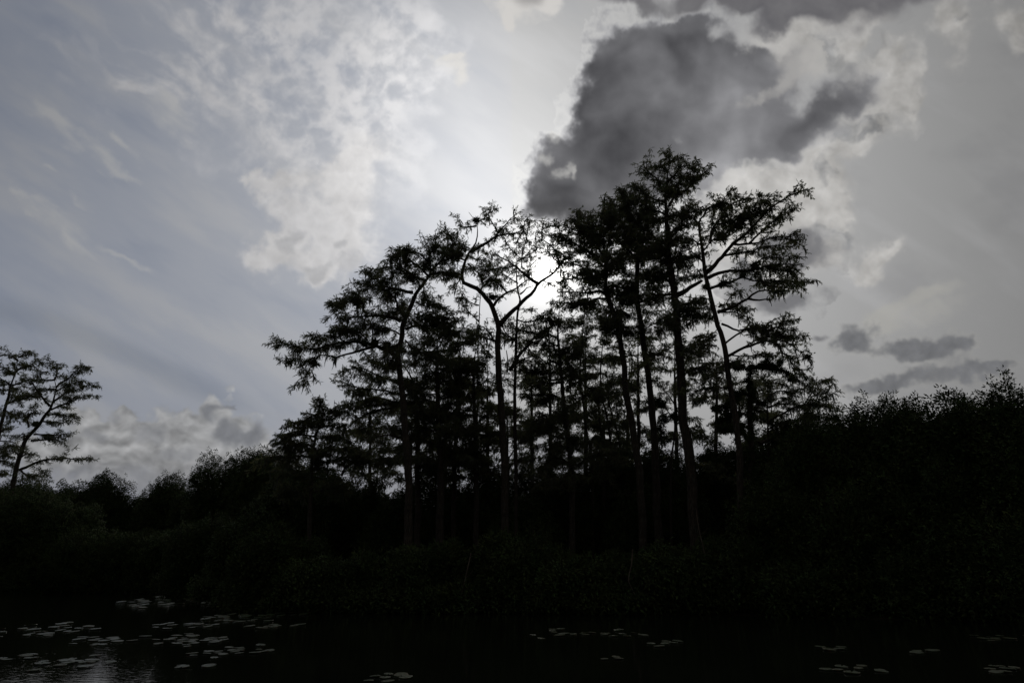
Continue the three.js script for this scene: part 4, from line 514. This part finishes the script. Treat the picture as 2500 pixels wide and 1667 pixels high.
['at the drooping left end of the grove', 'between the drooping cypress and the leftmost great trunk', 'behind the leftmost great trunk', 'between the two left great trunks', 'behind the dark heart of the grove', 'behind the forked trunk', 'behind the slender straight trunk', 'behind the level-boughed trunk', 'behind the slim leaning stems', 'behind the shouldered leaning trunk', 'behind the tallest trunk', 'behind the swept right-hand trunk', 'behind the vine-hung trunk'].forEach((where, k) => leafy({ label: `dark shrub of the low thicket ${where}`, group: 'thicket under the grove', x: 700 + k * 98, top: 1152 + (k * 29 % 7) * 10, d: 37.5 + (k % 3) * 1.6, width: 190, lobes: 10, dense: 0.75, shoots: 2, ragged: 0.8 }));
['at the mouth of the cove', 'right of the cove mouth', 'left of the leftmost great trunk', 'right of the leftmost great trunk', 'left of the forked trunk', 'right of the forked trunk', 'left of the right dangling dead stem', 'right of the right dangling dead stem', 'left of the grey snag', 'right of the grey snag', 'below the swept right-hand cypress', 'where the grove meets the right bank'].forEach((where, k) => leafy({ label: `dark waterside shrub before the grove ${where}`, group: 'waterside shrubs before the grove', x: 690 + k * 104, top: 1268 + (k * 41 % 6) * 15, d: 30 - (k % 2) * 0.8 - (k > 6 ? 0.8 : 0), width: 210, lobes: 10, dense: 0.8, ragged: 0.8 }));
// right bank, rising towards the right
[[1960, 1003, 31.5, 120, 'small leafy tree peeping out behind the lacy low cypress', 2], [1930, 1050, 31, 150, 'leafy tree stepping up from the grove to the right bank, lowest of the row', 3], [2010, 985, 29, 170, 'leafy tree of the right bank, second from the grove', 4], [2095, 975, 28, 150, 'right bank tree crowned by several upright leafy shoots', 7], [2200, 955, 27, 170, 'right bank tree with a twin leafy spire', 7], [2300, 950, 26, 170, 'right bank tree with a broad even top', 5], [2400, 945, 25, 160, 'right bank tree with a single tall leafy shoot', 4], [2480, 928, 24, 150, 'right bank tree just inside the right frame edge', 4], [2530, 880, 23, 110, 'tallest right bank tree, cut by the right frame edge', 4]].forEach(([x, top, d, width, label, shoots]) => leafy({ name: 'broadleaf_tree', category: 'tree', group: 'trees on the right bank', label, x, top, d, width: width * 1.3, shoots: Math.ceil(shoots * 0.6), lobes: 14, dense: 1, ragged: 0.32 }));
['by the lacy low cypress', 'between the first two leafy trees', 'before the upright shoots', 'left of the twin spire', 'right of the twin spire', 'right of the broad top', 'right of the tall shoot'].forEach((where, k) => leafy({ name: 'broadleaf_tree', category: 'tree', group: 'second row of trees on the right bank', label: `dark second-row tree of the right bank ${where}`, x: 1925 + k * 90, top: [1022, 985, 962, 952, 944, 938, 926][k], d: 36 - k * 0.8, width: 190, lobes: 12, dense: 0.8, ragged: 0.4, shoots: 1 }));
['next to the grove', 'under the second leafy tree', 'under the tree of upright shoots', 'under the twin-spired tree', 'between the twin-spired and broad-topped trees', 'under the broad-topped tree', 'under the tree with one tall shoot', 'at the right frame edge'].forEach((where, k) => leafy({ label: `dark shrub on the right bank ${where}`, group: 'shrubs on the right bank', x: 1890 + k * 95, top: 1130 + (k * 31 % 4) * 22 - k * 6, d: 27.5 - k * 0.55, width: 210, lobes: 10, dense: 0.75, ragged: 0.8 }));
// pale dead stems that hang over the water
[['pale dead stem dangling to the water before the thicket, right one', [[1545, 1340], [1542, 1380], [1535, 1417], [1551, 1453], [1566, 1492]], 27], ['pale dead stem leaning to the water before the thicket, left one', [[1150, 1350], [1142, 1385], [1134, 1420], [1123, 1462]], 28], ['grey snag standing at the foot of the tallest cypress', [[1728, 1380], [1716, 1330], [1705, 1280], [1700, 1240]], 28]].forEach(([label, pts, d]) => {
  const P = smooth(pts.map(([x, y]) => at(x, y, d)), 0.15), o = thing('dead_stem', label, 'dead stem', P[P.length - 1]), m = new MB().tube(P, P.map((_, k) => mix(0.035, 0.015, k / P.length)), 6, 0.1);
  m.build('stem', M.deadwood, o, o.position); const q = P[Math.floor(P.length / 2)]; new MB().tube([q, q.clone().add(new THREE.Vector3(0.2, 0.12, 0.1)), q.clone().add(new THREE.Vector3(0.32, 0.3, 0.15))], [0.014, 0.01, 0.004], 5).build('side_twig', M.deadwood, o, o.position);
});

// ───────────────────────── lily pads ─────────────────────────
{
  const r = rng(909), padGeo = (seed) => {
    const q = rng(seed), g = new THREE.BufferGeometry(), p = [0, 0.004, 0], uv = [0.5, 0.5], ix = [], n = 22, cup = 0.02 + 0.05 * q();
    for (let k = 0; k <= n; k++) { const a = 0.16 + (6.2832 - 0.32) * k / n, R = 1 + 0.05 * Math.sin(a * 5 + q() * 2) - 0.02 * q(), y = cup * (0.3 + 0.7 * Math.max(0, Math.sin(a * 2 + seed))); for (const f of [0.55, 1, 1.0]) { p.push(Math.cos(a) * R * f, f === 0.55 ? 0.004 : y, Math.sin(a) * R * f); uv.push(0.5 + Math.cos(a) * f / 2, 0.5 + Math.sin(a) * f / 2); } p[p.length - 2] = -0.05; }
    for (let k = 0; k < n; k++) { const a = 1 + k * 3, b = a + 3; ix.push(0, b, a, a, b, a + 1, b, b + 1, a + 1, a + 1, b + 1, a + 2, b + 1, b + 2, a + 2); }
    g.setAttribute('position', new THREE.Float32BufferAttribute(p, 3)); g.setAttribute('uv', new THREE.Float32BufferAttribute(uv, 2)); g.setIndex(ix); g.computeVertexNormals(); return g;
  };
  const veins = noiseMap(256, 256, (x, y, c) => { const a = Math.atan2(y - 0.5, x - 0.5), d = Math.hypot(x - 0.5, y - 0.5), v = Math.pow(Math.abs(Math.sin(a * 8)), 14), k = 0.36 + 0.1 * perlin(x * 9, y * 9) + 0.07 * v; const brown = S(0.1, 0.5, perlin(x * 5 + 3, y * 5)) * S(0.2, 0.5, d); c[0] = k * mix(0.78, 1.15, brown); c[1] = k * mix(1, 0.85, brown); c[2] = k * 0.55; }, true);
  const mats = [0.45, 0.52, 0.6].map((roughness, k) => new THREE.MeshPhysicalMaterial({ map: veins, roughness, color: rgb(0.27 + k * 0.05, 0.3, 0.27), side: THREE.DoubleSide, specularIntensity: 0.5 }));
  const geos = [1, 2, 3, 4].map(padGeo), placed = [];
  // [x, y in the photograph, spread sideways, spread in depth in pixels, how many, label]
  const rafts = [
    [400, 1471, 90, 8, 24, 'small far lily pad in the raft nearest the far left bank'], [600, 1467, 130, 9, 34, 'small far lily pad in the pale raft at the back of the cove'], [720, 1492, 75, 13, 22, 'lily pad in the raft at the right side of the cove'], [560, 1513, 80, 10, 24, 'lily pad in the middle band of the cove raft'], [650, 1530, 70, 5, 10, 'lily pad in the slanting row at the right of the cove'], [450, 1525, 110, 12, 18, 'lily pad in the middle of the cove raft'],
    [480, 1562, 90, 13, 34, 'lily pad in the densest raft at the middle left'], [570, 1592, 85, 10, 26, 'lily pad in the near raft right of the sky reflection'], [120, 1540, 130, 14, 30, 'lily pad in the raft along the left frame edge'], [230, 1565, 80, 10, 18, 'lily pad in the raft beside the left frame edge, nearer one'], [185, 1620, 90, 12, 18, 'lily pad in the near left raft at the edge of the sky reflection'], [40, 1605, 50, 7, 8, 'lily pad in the small near raft at the left frame edge'], [330, 1478, 60, 10, 8, 'scattered lone lily pad on dark water in the cove'], [470, 1629, 50, 4, 4, 'lone lily pad on the near bright water'],
    [1360, 1545, 60, 9, 14, 'lily pad in the dim raft before the grove, left half'], [1480, 1548, 75, 8, 14, 'lily pad in the dim raft before the grove, right half'], [1630, 1570, 60, 7, 8, 'lily pad in the small dim raft right of the grove raft'], [1510, 1607, 40, 4, 4, 'lone dim lily pad on the black central water'], [2020, 1583, 60, 6, 6, 'lily pad in the dim small raft on the right water'], [2080, 1636, 60, 10, 9, 'lily pad in the nearest raft on the right water'], [2440, 1555, 60, 8, 10, 'lily pad in the dim raft at the right frame edge'], [2450, 1632, 45, 8, 8, 'lily pad in the near raft at the lower right corner'], [2260, 1590, 45, 6, 4, 'lone lily pad on the black right water'], [960, 1655, 50, 9, 8, 'lily pad in the near raft at the bottom edge'],
  ];
  for (const [x, y, sx, sy, n, label] of rafts) for (let k = 0; k < Math.round(n * 0.82); k++) {
    let c, R, ok = false;
    for (let tries = 0; tries < 40 && !ok; tries++) { const a = (r() + r() + r() - 1.5) * 0.9, b = (r() + r() + r() - 1.5) * 0.9, yy = Math.max(1441, y + b * sy * 1.3 - a * sy * 0.35); c = onWater(x + a * sx * 1.3, yy); R = (0.07 + 0.065 * r()) * clamp(-c.z / 15, 1, 2.6); ok = groundY(c.x, c.z) < -0.03 && placed.every(([q, s]) => Math.hypot(q.x - c.x, q.z - c.z) > (R + s) * 0.86); }
    if (!ok) continue; placed.push([c, R]);
    const m = shadow(new THREE.Mesh(geos[k % 4], mats[Math.floor(r() * 3)])); m.name = numbered('lily_pad'); m.position.set(c.x, 0.008 + 0.006 * r(), c.z); m.scale.set(R * (0.9 + 0.25 * r()), R, R); const tilt = 0.14 + 0.12 * S(15, 40, -c.z); m.rotation.set((r() - 0.35) * tilt, r() * 6.28, (r() - 0.5) * tilt, 'ZXY'); m.position.y += R * 0.09 * tilt / 0.14; m.userData = { label, category: 'lily pad', group: label.replace(/^(small far |scattered lone |lone dim |lone )?lily pad/, 'lily pads') }; scene.add(m);
  }
  console.log('lily pads', placed.length);
}
{
  let t = 0, im = 0; scene.traverse((o) => { if (o.isInstancedMesh) im += o.count; else if (o.isMesh) t += (o.geometry.index?.count ?? 0) / 3; }); console.log('triangles', t, 'copies', im);
}
renderer.render(scene, camera);
